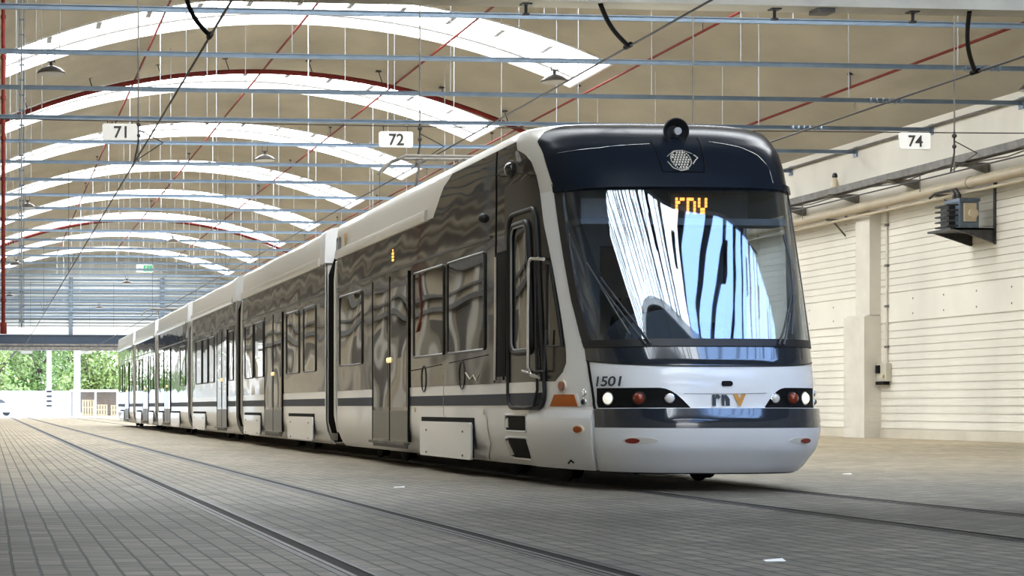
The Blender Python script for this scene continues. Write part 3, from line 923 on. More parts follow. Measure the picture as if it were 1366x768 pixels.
def hatch(Ya, Yb, parent, z0=.20, z1=.60, hole=True):
    for sd in (0, 1):
        xo = XC - 1.19 if sd == 0 else XC + 1.19; sg = -1 if sd == 0 else 1
        b = TB()
        if hole:
            x_a, x_b = sorted((xo, xo + sg * .012)); b.box(x_a, Ya - .02, z0 + .02, x_b, Yb + .02, z1 + .05); b.build('hatch_recess', M_gap, parent)
        poly = [(Y, z) for Y, z in rrect(Ya, Yb, z0, z1, .05, 4)]
        b = TB(); b.prism(poly, lambda u, v, w: (w, u, v), *sorted((xo + sg * .004, xo + sg * .035))); h = b.build('hatch_cover', M_white, parent)
        for (u, v) in ((.14, .1), (.86, .1), (.14, .75), (.86, .75)):
            b = TB(); b.lathe([(.012, 0), (.012, .008), (.006, .011)], (xo + sg * .034, Ya + (Yb - Ya) * u, z0 + (z1 - z0) * v), (sg, 0, 0), 8); b.build('hatch_bolt', M_dsteel, parent)
def stripe(segs, parent):
    for sd in (0, 1):
        g = (lambda t: t) if sd == 0 else (lambda t: PI - t)
        for (Ya, Yb) in segs:
            b = TB(); n = 4
            if Ya < YE:
                patch(b, g(0), g(tY(Ya, .79)), .737, .85, .005, .012, 14, 1); Ya2 = YE
            else: Ya2 = Ya
            patch(b, g(-(Ya2 - YE)), g(-(Yb - YE)), .737, .85, .005, .012, n, 1)
            b.build('blue_stripe', M_blue, parent)
def drip_rail(Ya, Yb, parent, z=2.43):
    for sg in (-1, 1):
        b = TB(); b.box(*[min(XC + sg * 1.185, XC + sg * 1.206), Ya, z - .014, max(XC + sg * 1.185, XC + sg * 1.206), Yb, z + .014]); b.build('drip_rail', M_frame, parent)
def cap_step(Ya, Yb, parent):
    for sg in (-1, 1):
        xo = XC + sg * 1.19
        poly = [(0, 2.86), (.03, 2.86), (.045, 2.90), (.03, 2.985), (0, 3.0)]
        b = TB(); b.prism(poly, lambda u, v, w: (xo + sg * u, w, v), Ya, Yb); b.build('roof_gutter', M_cap, parent)

Yx = lambda x: Yat(x, 5.04)
for (xa, xb) in ((648, 598), (593, 553)): side_window(Yx(xa), Yx(xb), 1.31, 2.30, car1)
side_window(Yx(484), Yx(454), 1.31, 2.30, car1)
DA, DB = Yx(546), Yx(499)
door_leafs(DA, DB, car1)
hatch(Yx(632), Yx(564), car1, .17, .56)
stripe([(tY and 16.55, DA - .03), (DB + .03, 26.2)], car1)
drip_rail(Yx(656), 26.2, car1)
cap_step(Yx(570), 26.25, car1)
# destination glow on the side film
t_, z_ = hit(524, 347)
b = TB()
for (u, v) in ((0, 0), (.03, 0), (.06, 0), (0, .04), (.06, .04), (0, .08), (.03, .08), (.06, .08), (.03, .12)):
    oval(b, adv(t_, z_, u), z_ + v, .012, .014, .010, .008, 8)
b.build('side_display', M_led, car1)
t_, z_ = hit(449, 332); lettering('logo_letters', 'rn', .36, t_, z_ - .02, M_txt, car1, .012, .01, spc=1.2)
t_, z_ = hit(459.5, 328); lettering('logo_letter', 'v', .40, t_, z_ - .02, M_txto, car1, .014, .01)
# faint motif on the film behind the cab
b = TB(); line_on(b, [(622, 497), (628, 506), (632, 500), (636, 508), (640, 498)], .006, .008); b.build('film_motif', M_emblem, car1)

def wheels(Ys, parent):
    for Y in Ys:
        for X in (5.58, 6.88):
            b = TB(); b.lathe([(.02, -.07), (.29, -.07), (.33, -.06), (.33, -.035), (.30, -.03), (.30, .06), (.12, .07), (.02, .07)], (X, Y, .338), (1, 0, 0), 28); b.build('wheel', M_gap, parent)  # wheels blacked out to imitate the deep shade below the tram
    b = TB(); b.box(5.45, min(Ys) - .5, .2, 5.5, max(Ys) + .5, .34); b.box(6.96, min(Ys) - .5, .2, 7.01, max(Ys) + .5, .34); b.build('bogie_frame', M_gap, parent)
wheels([17.2, 18.9], car1); wheels([24.0, 25.6], car1)

# ---- following cars
def straight_shell(Ya, Yb):
    zs_ = [.165, .22, .30, .38, .46, .53, .66, .8, 1.0, 1.5, 2.2, 2.87]
    b = TB()
    for sd in (0, 1):
        out, inn = [], []
        for Y in (Ya, Yb):
            ro, ri = [], []
            for z in zs_:
                a = prof(z)[0]; sg = -1 if sd == 0 else 1
                ro.append(Vector((XC + sg * a, Y, z))); ri.append(Vector((XC + sg * (a - .03), Y, z)))
            out.append(ro); inn.append(ri)
        b.sheet(out, inn)
    return b
CARN = ['second section from the front', 'third section from the front', 'fourth section from the front', 'fifth section from the front', 'rearmost section']
LAY = [dict(win=[(.78, 1.86), (2.3, 3.55), (6.2, 7.3), (7.5, 8.6)], door=[(4.0, 5.95)], hat=[(.95, 3.3), (6.5, 8.6)]),
       dict(win=[(.4, 1.1), (3.6, 4.6), (4.8, 5.8), (6.0, 7.2)], door=[(1.35, 3.0)], hat=[(5.2, 7.7)]),
       dict(win=[(.5, 1.8), (6.4, 7.8)], door=[(4.4, 6.1)], hat=[(1.9, 4.1), (6.5, 7.8)]),
       dict(win=[(.5, 1.6), (4.6, 5.8), (6.0, 7.1)], door=[(2.3, 4.2)], hat=[(.5, 1.9), (4.9, 6.8)]),
       dict(win=[(.5, 1.6), (3.9, 5.0), (5.2, 6.4)], door=[(1.9, 3.6)], hat=[(4.1, 5.9)])]
for i, (Ya, Yb) in enumerate(MODS[1:]):
    cb_ = straight_shell(Ya, Yb).build('car_body', M_white)
    cb_['label'] = CARN[i]
    lay = LAY[i]; L = Yb - Ya
    # dark film both sides
    for sg in (-1, 1):
        xo = XC + sg * 1.19
        b = TB(); b.box(min(xo, xo + sg * .004), Ya + .05, Z_BELT, max(xo, xo + sg * .004), Yb - .05, Z_CAP)
        # subdivide not needed: flat film
        b.build('dark_side_panel', M_film, cb_)
    poly = [(-1.19, 2.87), (-1.188, 2.99), (-1.175, 3.30), (-1.155, 3.345), (-1.09, 3.385), (-.93, 3.415), (-.5, 3.435), (-.05, 3.44)]
    poly = poly + [(-x, z) for x, z in reversed(poly)]
    b = TB(); b.prism(poly, lambda u, v, w: (XC + u, w, v), Ya, Yb); b.build('roof', M_cap, cb_)
    b = TB(); poly2 = [(x * 1.012, z + .012) for x, z in poly]
    b.prism(poly2, lambda u, v, w: (XC + u, w, v), Ya - .02, Ya + .42); b.build('roof_end_fairing', M_white, cb_)
    cap_step(Ya + .42, Yb, cb_)
    for (a, c) in lay['win']: side_window(Ya + a, Ya + c, 1.28, 2.30, cb_)
    for (a, c) in lay['door']: door_leafs(Ya + a, Ya + c, cb_)
    for (a, c) in lay['hat']: hatch(Ya + a, Ya + c, cb_, .20, .57)
    da, dc = lay['door'][0]
    stripe([(Ya + .05, Ya + da - .03), (Ya + dc + .03, Yb - .05)], cb_)
    drip_rail(Ya + .05, Yb - .05, cb_)
    TB().box(XC - 1.0, Ya, .2, XC + 1.0, Yb, .34).build('floor_pan', M_gap, cb_)  # black like the wheels, imitating shade beneath the car
    for Y in (Ya, Yb - .05):
        b = TB(); pts = [(-prof(z)[0] + .01, z) for z in (.22, .38, .53, 1.2, 2.0, 2.87)]
        b.prism(pts + [(-x, z) for x, z in reversed(pts)], lambda u, v, w: (XC + u, w, v), Y, Y + .05); b.build('end_wall', M_cap, cb_)
    wheels([Ya + L / 2 - .8, Ya + L / 2 + .8], cb_)
# bellows between cars
for i in range(5):
    Ya, Yb = MODS[i][1], MODS[i + 1][0]
    b = TB(); n = 7; out = []
    for k in range(2 * n + 1):
        Y = Ya + (Yb - Ya) * k / (2 * n); d = .10 if k % 2 == 0 else .035
        out.append((Y, d))
    zz = [.30, .6, 2.4, 2.9]
    rings = []
    for (Y, d) in out:
        hw = 1.19 - d
        pts = [(-hw + .05, .3 + d), (-hw, .5), (-hw, 2.7), (-hw + .12, 3.05 - d * .5), (hw - .12, 3.05 - d * .5), (hw, 2.7), (hw, .5), (hw - .05, .3 + d)]
        rings.append([Vector((XC + x, Y, z)) for x, z in pts])
    V = [p for r in rings for p in r]; Fc = []
    for r in range(len(rings) - 1):
        for k in range(8):
            l = (k + 1) % 8; Fc.append((r * 8 + k, r * 8 + l, (r + 1) * 8 + l, (r + 1) * 8 + k))
    Fc.append(tuple(range(8))); Fc.append(tuple((len(rings) - 1) * 8 + k for k in range(7, -1, -1)))
    b.add(V, Fc); bl = b.build('gangway_bellows', M_bellows, smooth=False)
    # curved white fairing lip of the car in front
    P = [(XC - 1.16, Ya + .02, .36)] + [(XC - 1.2, Ya + .06, .36 + (2.45) * k / 10) for k in range(1, 10)] + [(XC - 1.19, Ya - .02, 2.83)]
    TB().tube(P, .022, 8).build('gangway_edge', M_cap, bl)
    # small roof bridge
    TB().box(XC - .8, Ya, 3.05, XC + .8, Yb, 3.14).build('roof_bridge', M_dsteel, bl)

# ---- pantographs
def pantograph(Y, zh, s=1.0, fold=1):
    b = TB(); b.box(XC - .5, Y - .1, 3.44, XC + .5, Y + .05, 3.52); b.box(XC - .5, Y + .9, 3.44, XC + .5, Y + 1.0, 3.52); b.box(XC - .05, Y - .1, 3.45, XC + .05, Y + 1.0, 3.52)
    p = b.build('pantograph_base', M_dsteel)
    zk = 3.52 + (zh - 3.52) * .45
    TB().tube([(XC, Y, 3.52), (XC, Y + 1.15 * s, zk)], [.05, .035], 10).build('lower_arm', M_tray, p)
    b = TB()
    for sg in (-1, 1): b.tube([(XC + sg * .08, Y + 1.15 * s, zk), (XC + sg * .28, Y - .05, zh - .04)], .02, 8)
    b.build('upper_arm', M_tray, p)
    b = TB()
    for q in (-.16, .16):
        P = [(XC - .85, Y - .05 + q, zh - .22), (XC - .72, Y - .05 + q, zh - .08), (XC - .52, Y - .05 + q, zh)] + [(XC + .52, Y - .05 + q, zh), (XC + .72, Y - .05 + q, zh - .08), (XC + .85, Y - .05 + q, zh - .22)]
        b.tube(P, .022, 8)
    b.tube([(XC - .3, Y - .21, zh - .04), (XC - .3, Y + .11, zh - .04)], .016, 6); b.tube([(XC + .3, Y - .21, zh - .04), (XC + .3, Y + .11, zh - .04)], .016, 6)
    b.build('collector_head', M_tray, p)
pantograph(25.0, 4.17)
pantograph(64.4, 4.17)

# ================================================================== HALL
VX, VZ, VR = 8.45, -8.9, 20.4            # axis and radius of the barrel vault
XL, XR = -4.1, 21.0                      # side walls
YF, YB = -58.0, 130.0                    # front and rear ends
YG = 16.95                               # the lintel beam the tram passes under
def vz(X): return VZ + math.sqrt(VR * VR - (X - VX) ** 2)
ANG = lambda X: math.asin((X - VX) / VR)
SKX0, SKX1 = .45, 16.5

# floor
b = MB(); b.add([(XL - .3, YF, 0), (XR + .3, YF, 0), (XR + .3, YB, 0), (XL - .3, YB, 0), (XL - .3, YF, -.3), (XR + .3, YF, -.3), (XR + .3, YB, -.3), (XL - .3, YB, -.3)],
                [(0, 1, 2, 3), (7, 6, 5, 4), (0, 4, 5, 1), (1, 5, 6, 2), (2, 6, 7, 3), (3, 7, 4, 0)])
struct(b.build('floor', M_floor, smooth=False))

# skylight strips
STRIPS = [(47.4 + 10.7 * k, 51.0 + 10.7 * k) for k in range(-2, 8)]
STRIPS[0] = (21.0, 24.8)  # unseen strip shifted forward to brighten the track signs
FSTR = [(7.62, 10.7), (-3.6, .4), (-14.5, -10.5), (-25.4, -21.4), (-36.3, -32.3), (-47.2, -43.2)]  # unseen front bay strips, placed and sized for the windscreen reflection
def vault(Y0, Y1, strips, name):
    ts = sorted(strips); segs = []
    b = MB(); TH = .25
    aL, a0, a1, aR = ANG(XL - .2), ANG(SKX0), ANG(SKX1), ANG(XR + .2)
    def slab(A, B, n, y0, y1):
        out, inn = [], []
        for i in range(n + 1):
            a = A + (B - A) * i / n
            po = (VX + VR * math.sin(a), VZ + VR * math.cos(a)); pu = (VX + (VR + TH) * math.sin(a), VZ + (VR + TH) * math.cos(a))
            out.append([Vector((pu[0], y, pu[1])) for y in (y0, y1)]); inn.append([Vector((po[0], y, po[1])) for y in (y0, y1)])
        b.sheet(out, inn)
    slab(aL, a0, 12, Y0, Y1); slab(a1, aR, 10, Y0, Y1)
    y = Y0
    for (s0, s1) in ts:
        slab(a0, a1, 40, y, s0); y = s1
    slab(a0, a1, 40, y, Y1)
    struct(b.build(name, M_ceil))
vault(YG, YB, STRIPS, 'ceiling')
vault(YF, YG, FSTR, 'ceiling_front')
def skylight(i, s0, s1, front=False):
    a0, a1 = ANG(SKX0), ANG(SKX1); n = 40; RH = .30
    pan = MB(); out, inn = [], []
    for k in range(n + 1):
        a = a0 + (a1 - a0) * k / n
        out.append([Vector((VX + (VR + RH + .05) * math.sin(a), y, VZ + (VR + RH + .05) * math.cos(a))) for y in (s0, s1)])
        inn.append([Vector((VX + (VR + RH) * math.sin(a), y, VZ + (VR + RH) * math.cos(a))) for y in (s0, s1)])
    pan.sheet(out, inn)
    if front:
        nb = 24; pan = MB().sheet(out[:nb + 1], inn[:nb + 1]); pan2 = MB().sheet(out[nb:], inn[nb:])
    w = struct(pan.build('window_%d' % i, M_skylight if not front else M_skyfrosh))
    if front:
        pan2.build('blue_glow_pane', M_skyblue, w)  # added blue emitter, mirrored as sky in the windscreen
        gb = MB(); rr = random.Random(i)  # dark bars added to draw lines in the windscreen reflection
        for k in range(1, 30):
            a = a0 + (a1 - a0) * (k + rr.uniform(-.3, .3)) / 30; hw = rr.choice((.012, .016, .022)) * (4.6 - 4.1 * k / 30) / VR
            V = []
            for y in (s0, s1):
                for (r, da) in ((VR + RH - .10, -hw), (VR + RH - .10, hw), (VR + RH + .01, hw), (VR + RH + .01, -hw)):
                    V.append((VX + r * math.sin(a + da + (rr.uniform(-.006, .006) if y == s1 else 0)), y, VZ + r * math.cos(a + da)))
            gb.add(V, [(0, 1, 2, 3), (7, 6, 5, 4), (0, 4, 5, 1), (1, 5, 6, 2), (2, 6, 7, 3), (3, 7, 4, 0)])
        gb.build('reflection_bar', M_wire, w)
    # white curb all round, slightly proud of the concrete
    cb_ = MB()
    for (ya, yb) in ((s0 - .0, s0 + .06), (s1 - .06, s1 + .0)):
        out, inn = [], []
        for k in range(n + 1):
            a = a0 + (a1 - a0) * k / n
            out.append([Vector((VX + (VR + RH + .04) * math.sin(a), y, VZ + (VR + RH + .04) * math.cos(a))) for y in (ya, yb)])
            inn.append([Vector((VX + (VR - .04) * math.sin(a), y, VZ + (VR - .04) * math.cos(a))) for y in (ya, yb)])
        cb_.sheet(out, inn)
    for a in (a0, a1):
        sa, ca = math.sin(a), math.cos(a); e = .03 / VR
        V = []
        for y in (s0, s1):
            for (r, da) in ((VR - .04, -e), (VR - .04, e), (VR + RH, e), (VR + RH, -e)):
                V.append((VX + r * math.sin(a + da), y, VZ + r * math.cos(a + da)))
        cb_.add(V, [(0, 1, 2, 3), (7, 6, 5, 4), (0, 4, 5, 1), (1, 5, 6, 2), (2, 6, 7, 3), (3, 7, 4, 0)])
    cb_.build('skylight_curb', M_reveal, w)
    # glazing bars: short brackets along the near side, line along the far curb
    gb = MB()
    for k in range(1, 12):
        a = a0 + (a1 - a0) * k / 12
        r = VR + RH - .02
        x, z = VX + r * math.sin(a), VZ + r * math.cos(a)
        gb.box(x - .07, s0 + 1.5, z - .06, x + .07, s0 + 2.4, z + .005)
    P = [(VX + (VR + RH - .03) * math.sin(a0 + (a1 - a0) * k / n), s1 - .08, VZ + (VR + RH - .03) * math.cos(a0 + (a1 - a0) * k / n)) for k in range(n + 1)]
    gb.tube(P, .045, 6)
    gb.build('glazing_bar', M_tray, w)
for i, (s0, s1) in enumerate(STRIPS): skylight(i + 1, s0, s1)
for i, (s0, s1) in enumerate(FSTR): skylight(i + 1 + len(STRIPS), s0, s1, True)

# right wall: base slab, ribbed courses, smooth band, fascia
b = MB(); b.box(XR, YF, 0, XR + .3, YB, vz(XR) + .1); struct(b.build('wall_right', M_wall, smooth=False))
b = MB()
def courses(b, x_in, sg, y0, y1, z0, z1, n, pitch):
    h = (z1 - z0) / n
    for k in range(n):
        b.box(*( (x_in - .026, y0, z0 + k * h + .014, x_in + .002, y1, z0 + (k + 1) * h) if sg > 0 else (x_in - .002, y0, z0 + k * h + .014, x_in + .026, y1, z0 + (k + 1) * h)))
PIL = [Yat(1153, 20.56) + 10.7 * k for k in (-5, -4, -3, -2, -1, 0, 1, 2, 3, 4, 5, 6, 7)]
ys = [YF] + [p + .5 for p in PIL] + [YB]
for y0, y1 in zip(ys, ys[1:]):
    if y1 < 17 or y0 > 80:
        continue
    courses(b, XR, 1, y0 + .02, y1 - .02, .22, 2.66, 14, .17)
    b.box(XR - .030, y0 + .015, 2.70, XR + .002, y1 - .015, 3.37)
    courses(b, XR, 1, y0 + .02, y1 - .02, 3.38, 5.35, 12, .17)
struct(b.build('wall_right_courses', M_wallrib, smooth=False))
b = MB()
for y0, y1 in zip(ys, ys[1:]):
    if y1 < 17 or y0 > 80: continue
    for k in range(int((y1 - y0) / 1.35)):
        for z in (2.86, 3.2): b.lathe([(.022, 0), (.022, .006)], (XR - .029, y0 + .6 + k * 1.35, z), (-1, 0, 0), 8)
struct(b.build('wall_right_bolt_holes', M_tray))
b = MB(); b.box(XR - .06, YF, 0, XR + .01, YB, .2); struct(b.build('baseboard_right', M_conc, smooth=False))
# pillars on the right wall
for k, p in enumerate(PIL):
    if not (20 < p < 60): continue
    b = MB(); b.box(20.56, p, 0, XR + .01, p + 1.05, 2.86); b.add([(20.56, p, 2.86), (20.56, p + 1.05, 2.86), (XR, p + 1.05, 2.86), (XR, p, 2.86), (20.68, p + .1, 2.92), (20.68, p + .9, 2.92), (XR, p + .9, 2.92), (XR, p + .1, 2.92)],
        [(0, 4, 5, 1), (1, 5, 6, 2), (0, 3, 7, 4), (4, 7, 6, 5)])
    b.box(20.70, p + .02, 2.9, XR + .01, p + .72, 5.36)
    struct(b.build('wall_right_pillar', M_pillar, smooth=False))
# fascia cable along the junction of wall and vault
b = MB(); b.tube([(XR - .06, YG + 3, 6.98), (XR - .06, 100, 6.98)], .035, 8)
tag(b.build('edge_conduit', M_tray), 'thin dark conduit along the top edge of the cream right wall', 'pipe')

# left wall (unseen; its fittings are invented for the tram's side to mirror)
b = MB(); b.box(XL - .3, YF, 0, XL, 97, 5.3); struct(b.build('wall_left', M_wallleft, smooth=False))
b = MB(); b.box(XL - .3, YF, 5.3, XL, 97, vz(XL) + .1); b.box(XL - .3, 97, 4.5, XL, YB, vz(XL) + .1)
struct(b.build('wall_left_fascia', M_fascia, smooth=False))
b = MB()
for z, r in ((5.45, .09), (5.95, .05), (6.25, .10), (6.7, .05)): b.tube([(XL + .2, 18, z), (XL + .2, YB - 1, z)], r, 8)
struct(b.build('wall_left_added_pipes', M_tanpipe))
b = MB()
for z, h in ((3.75, .18), (4.25, .10), (4.9, .22)): b.box(XL, 18, z, XL + .25, 97, z + h)
struct(b.build('wall_left_added_trays', M_tray, smooth=False))
rl = random.Random(5)
b = MB(); bd = MB()
for k in range(26):
    y0 = 18 + k * 3.05
    b.box(XL - .05, y0, 0, XL + .14, y0 + .7, 5.3)
    q = rl.random()
    if q < .45: bd.box(XL - .02, y0 + .9, rl.choice((.1, 2.3, 2.6)), XL + .03, y0 + 2.85, rl.choice((3.4, 3.7)))
    elif q < .8: bd.box(XL - .02, y0 + 1.3, 4.35, XL + .03, y0 + 2.6, 4.85)
struct(b.build('wall_left_pillar', M_pillar, smooth=False)); struct(bd.build('wall_left_added_doors', M_leftdoor, smooth=False))
for k in range(9):
    b = MB(); b.box(XL - .35, 97 + k * 4.0, 0, XL + .05, 97.5 + k * 4.0, 4.5); struct(b.build('wall_left_post', M_pillar, smooth=False))

# front lintel beam and gable
b = MB()
poly = [(XL - .2, 4.56)] + [(XL - .2 + (XR + .4 - XL) * k / 40, vz(min(XR, max(XL, XL - .2 + (XR + .4 - XL) * k / 40))) + .12) for k in range(41)] + [(XR + .2, 4.56)]
b.prism(poly, lambda u, v, w: (u, w, v), YG, YG + .3)
struct(b.build('wall_front_lintel', M_lintel, smooth=False))
def bolt(x, lab):
    X = Xat(x, YG - .03)
    e = empty('ceiling_bracket', (X, YG + .15, 4.56), lab, 'bracket', 'brackets under the lintel beam')
    z = 4.56
    MB().box(-.05, -.05, -.012, .05, .05, 0).build('bracket_plate', M_dsteel, e)
    MB().tube([(0, 0, -.012), (0, 0, -.09)], .016, 8).build('bracket_stud', M_dsteel, e)
    MB().box(-.03, -.02, -.11, .03, .02, -.09).build('bracket_nut', M_dsteel, e)
bolt(1044, 'small dark bracket under the pale lintel beam, left of the square plate')
bolt(1230, 'small dark bracket under the pale lintel beam, right of the square plate')
bolt(709, 'small dark bracket under the pale lintel beam, furthest left of the brackets')
X = Xat(1106, YG); MB_ = MB().box(X - .09, YG + .06, 4.52, X + .09, YG + .24, 4.562)
tag(MB_.build('mounting_plate', M_tray, smooth=False), 'square metal plate under the pale lintel beam between two brackets', 'plate')

# rear gable
b = MB()
poly = [(XL - .2, 4.75)] + [(XL - .2 + (XR + .4 - XL) * k / 40, vz(min(XR, max(XL, XL - .2 + (XR + .4 - XL) * k / 40))) + .12) for k in range(41)] + [(XR + .2, 4.75)]
b.prism(poly, lambda u, v, w: (u, w, v), YB, YB + .3)
struct(b.build('wall_rear_gable', M_gable, smooth=False))
b = MB()
for k in range(15): b.box(XL, YB - .10, 6.5 + k * .235, XR, YB + .01, 6.5 + k * .235 + .13)
struct(b.build('wall_rear_slats', M_slat, smooth=False))
b = MB()
for z in (6.95, 7.6, 8.25, 8.9): b.box(XL, YB - .16, z, XR, YB - .08, z + .10)
struct(b.build('wall_rear_rails', M_slatd, smooth=False))
b = MB(); b.box(XL, YB - .14, 5.85, XR, YB + .02, 6.42); struct(b.build('wall_rear_band', M_fence, smooth=False))
b = MB(); b.box(XL, YB - .5, 4.72, XR, YB + .05, 5.75); b.box(XL, YB - .55, 5.75, XR, YB + .05, 5.82); struct(b.build('wall_rear_door_beam', M_beamblue, smooth=False))
b = MB(); b.box(XL, YB - .56, 5.05, XR, YB - .49, 5.18); b.box(XL, YB - .56, 4.72, XR, YB - .49, 4.98); struct(b.build('trim_1', M_tray, smooth=False))
b = MB(); b.box(12, YB, 0, XR + .3, YB + .3, 4.8); struct(b.build('wall_rear_right', M_wall, smooth=False))
for x in (290 / 3.07, 665 / 3.07):
    X = Xat(x, YB - .3); b = MB(); b.box(X - .14, YB - .3, 5.8, X + .14, YB - .1, 9.9); struct(b.build('wall_rear_post', M_slatd, smooth=False))
# exit sign hanging before the gable
Y = 120; X = Xat(193, Y); z = Zat(358, X, Y)
e = empty('exit_sign', (X, Y, z), 'small green and white emergency exit sign hung before the rear gable', 'exit sign')
MB().box(-.55, -.05, -.26, .55, .05, .26).build('sign_box', M_exitw, e)
MB().box(-.10, -.06, -.20, .50, -.05, .20).build('pictogram_panel', M_exit, e)
b = MB(); b.lathe([(.05, 0), (.05, .01)], (.1, -.062, .10), (0, -1, 0), 10); b.tube([(.1, -.065, .05), (.06, -.065, -.05), (.16, -.065, -.15)], .022, 6); b.tube([(.06, -.065, -.05), (-.02, -.065, -.14)], .022, 6)
b.prism([(-.45, 0), (-.3, .12), (-.3, .05), (-.16, .05), (-.16, -.05), (-.3, -.05), (-.3, -.12)], lambda u, v, w: (u, w, v), -.066, -.052); b.build('pictogram', M_exit if False else M_sign, e)
b = MB(); b.tube([(-.4, 0, .26), (-.4, 0, vz(X) - z)], .02, 6); b.tube([(.4, 0, .26), (.4, 0, vz(X) - z)], .02, 6); b.build('hanger', M_tray, e)
for k, x in enumerate((35, 115)):
    X = Xat(x, YB - .6); e = empty('door_lamp', (X, YB - .6, 4.72), ('left' if k == 0 else 'right') + ' one of two pale lamps below the dark beam of the rear gate', 'lamp', 'lamps below the rear gate beam')
    MB().box(-.42, -.2, -.22, .42, .2, -.04).build('lamp_body', M_lampglass, e); MB().box(-.1, -.1, -.04, .1, .1, .02).build('lamp_mount', M_tray, e)

ORD = ['first', 'second', 'third', 'fourth', 'fifth', 'sixth', 'seventh', 'eighth', 'ninth', 'tenth', 'eleventh', 'twelfth', 'thirteenth', 'fourteenth', 'fifteenth', 'sixteenth',
       'seventeenth', 'eighteenth', 'nineteenth', 'twentieth', 'twenty-first', 'twenty-second', 'twenty-third', 'twenty-fourth', 'twenty-fifth', 'twenty-sixth', 'twenty-seventh', 'twenty-eighth']
# blue cross bars
ZB = 6.92
for k in range(28):
    Y = 28.5 + 3.6 * k
    e = empty('cross_bar', (0, Y, ZB), 'slim blue steel cross bar under the vault, %s counted from the front of the hall' % ORD[k], 'cross bar', 'blue cross bars under the vault')
    b = MB(); b.box(XL, -.03, -.042, XR - .02, .03, -.028); b.box(XL, -.012, -.028, XR - .02, .012, .028); b.box(XL, -.03, .028, XR - .02, .03, .042)
    b.build('bar', M_bar, e, smooth=False)
    MB().box(XR - .03, -.09, -.12, XR, .09, .12).build('end_plate', M_bar, e, smooth=False)
    b = MB()
    for q in range(6): b.lathe([(.03, 0), (.065, .03), (.03, .06)], (17.75 + q * .13, 0, 0), (1, 0, 0), 10)
    b.tube([(17.7, 0, 0), (18.6, 0, 0)], .032, 8); b.build('insulator', M_bar, e)
    off = [0, 1.3, .65][k % 3]
    inst = any(s0 - .1 < Y < s1 + .1 for s0, s1 in STRIPS)
    for X in [.6 + off * .5 + 4.1 * q for q in range(6)]:
        if X > 18: continue
        zt = vz(X) + (.25 if inst and SKX0 < X < SKX1 else 0)
        MB().tube([(X, 0, .04), (X, 0, zt - ZB)], .009, 5).build('hanger', M_galv, e)

# track signs on span wires
YS = 26.4
SIGNS = [(160, 176, '71', 47, 22), (528, 186, '72', 46, 21), (1220, 188, '74', 43, 22)]
b = MB(); P = []
for X in [XL + .02 + (XR - XL - .04) * k / 30 for k in range(31)]:
    P.append((X, YS + .04, 4.83 + .0015 * (X - 8) ** 2 * .3))
b.tube(P, .008, 6); tag(b.build('span_wire', M_wire), 'thin dark wire stretched across the hall above the track number signs', 'wire')
for (x, y, tx, w, h) in SIGNS:
    X = Xat(x, YS); z = Zat(y, X, YS); s = dep(X, YS) / F
    hw, hh = w * s / 2, h * s / 2
    e = empty('track_sign', (X, YS, z), {'71': 'leftmost of the white number plates, hanging above the empty left track', '72': 'white number plate hanging left of the tram roof', '74': 'white number plate hanging before the right wall'}[tx], 'sign')
    pts = []
    r = .03
    for cx, cz, a0 in ((hw - r, hh - r, 0), (-hw + r, hh - r, PI / 2), (-hw + r, -hh + r, PI), (hw - r, -hh + r, 1.5 * PI)):
        for k in range(5): a = a0 + PI / 2 * k / 4; pts.append((cx + r * math.cos(a), cz + r * math.sin(a)))
    MB().prism(pts, lambda u, v, q: (u, q, v), -.02, .02).build('sign_plate', M_sign, e)
    V, Fc = text_pts(tx, .235, .004); mx_ = max(v[0] for v in V); my = max(v[1] for v in V)
    MB().add([(u - mx_ / 2, -.024, v - my / 2) for u, v in V], Fc).build('numerals', M_signtxt, e, smooth=False)
    b = MB()
    for q in (-hw * .7, hw * .7): b.tube([(q, .03, hh - .02), (q, .04, 4.84 - z)], .008, 6)
    b.build('hanger', M_wire, e)

# contact wires with droppers, feeds and insulators at the sign span
TRK = [(2.1, '71', 'leftmost track'), (6.23, '72', 'track under the tram'), (10.35, '73', 'track right of the tram'), (14.4, '74', 'rightmost track')]
ZW = 4.24
for (X, n_, lab) in TRK:
    e = empty('contact_wire', (X, YS, ZW), 'black overhead contact wire running along the hall above the ' + lab, 'contact wire')
    b = MB(); b.tube([(0, -80, 0), (0, YB - YS - 1, 0)], .012, 6); b.build('wire', M_wire, e)
    xx = X + .08
    b = MB(); b.tube([(.06, 0, .02), (.06, 0, vz(xx) - ZW)], .012, 6); b.build('dropper_rod', M_tray, e)
    b = MB()
    b.tube([(0, 0, 0), (.06, .0, .30), (.06, .0, .62)], .014, 6); b.lathe([(.012, 0), (.035, .02), (.035, .05), (.012, .07)], (.06, 0, .52), (0, 0, 1), 10); b.lathe([(.012, 0), (.03, .02), (.03, .05), (.012, .07)], (.06, 0, .36), (0, 0, 1), 10)
    b.tube([(.06, 0, .48), (.42, 0, .30)], .008, 6); b.tube([(0, 0, .02), (.42, 0, .02 + .28)], .007, 6)
    b.build('insulator', M_wire, e)
    for q in range(1, 5):
        Y = q * 21.6
        b = MB(); b.tube([(0, Y, 0), (0, Y, ZB - ZW)], .007, 5); b.tube([(-.15, Y, .5), (0, Y, .02), (.15, Y, .5)], .007, 5); b.build('dropper', M_wire, e)
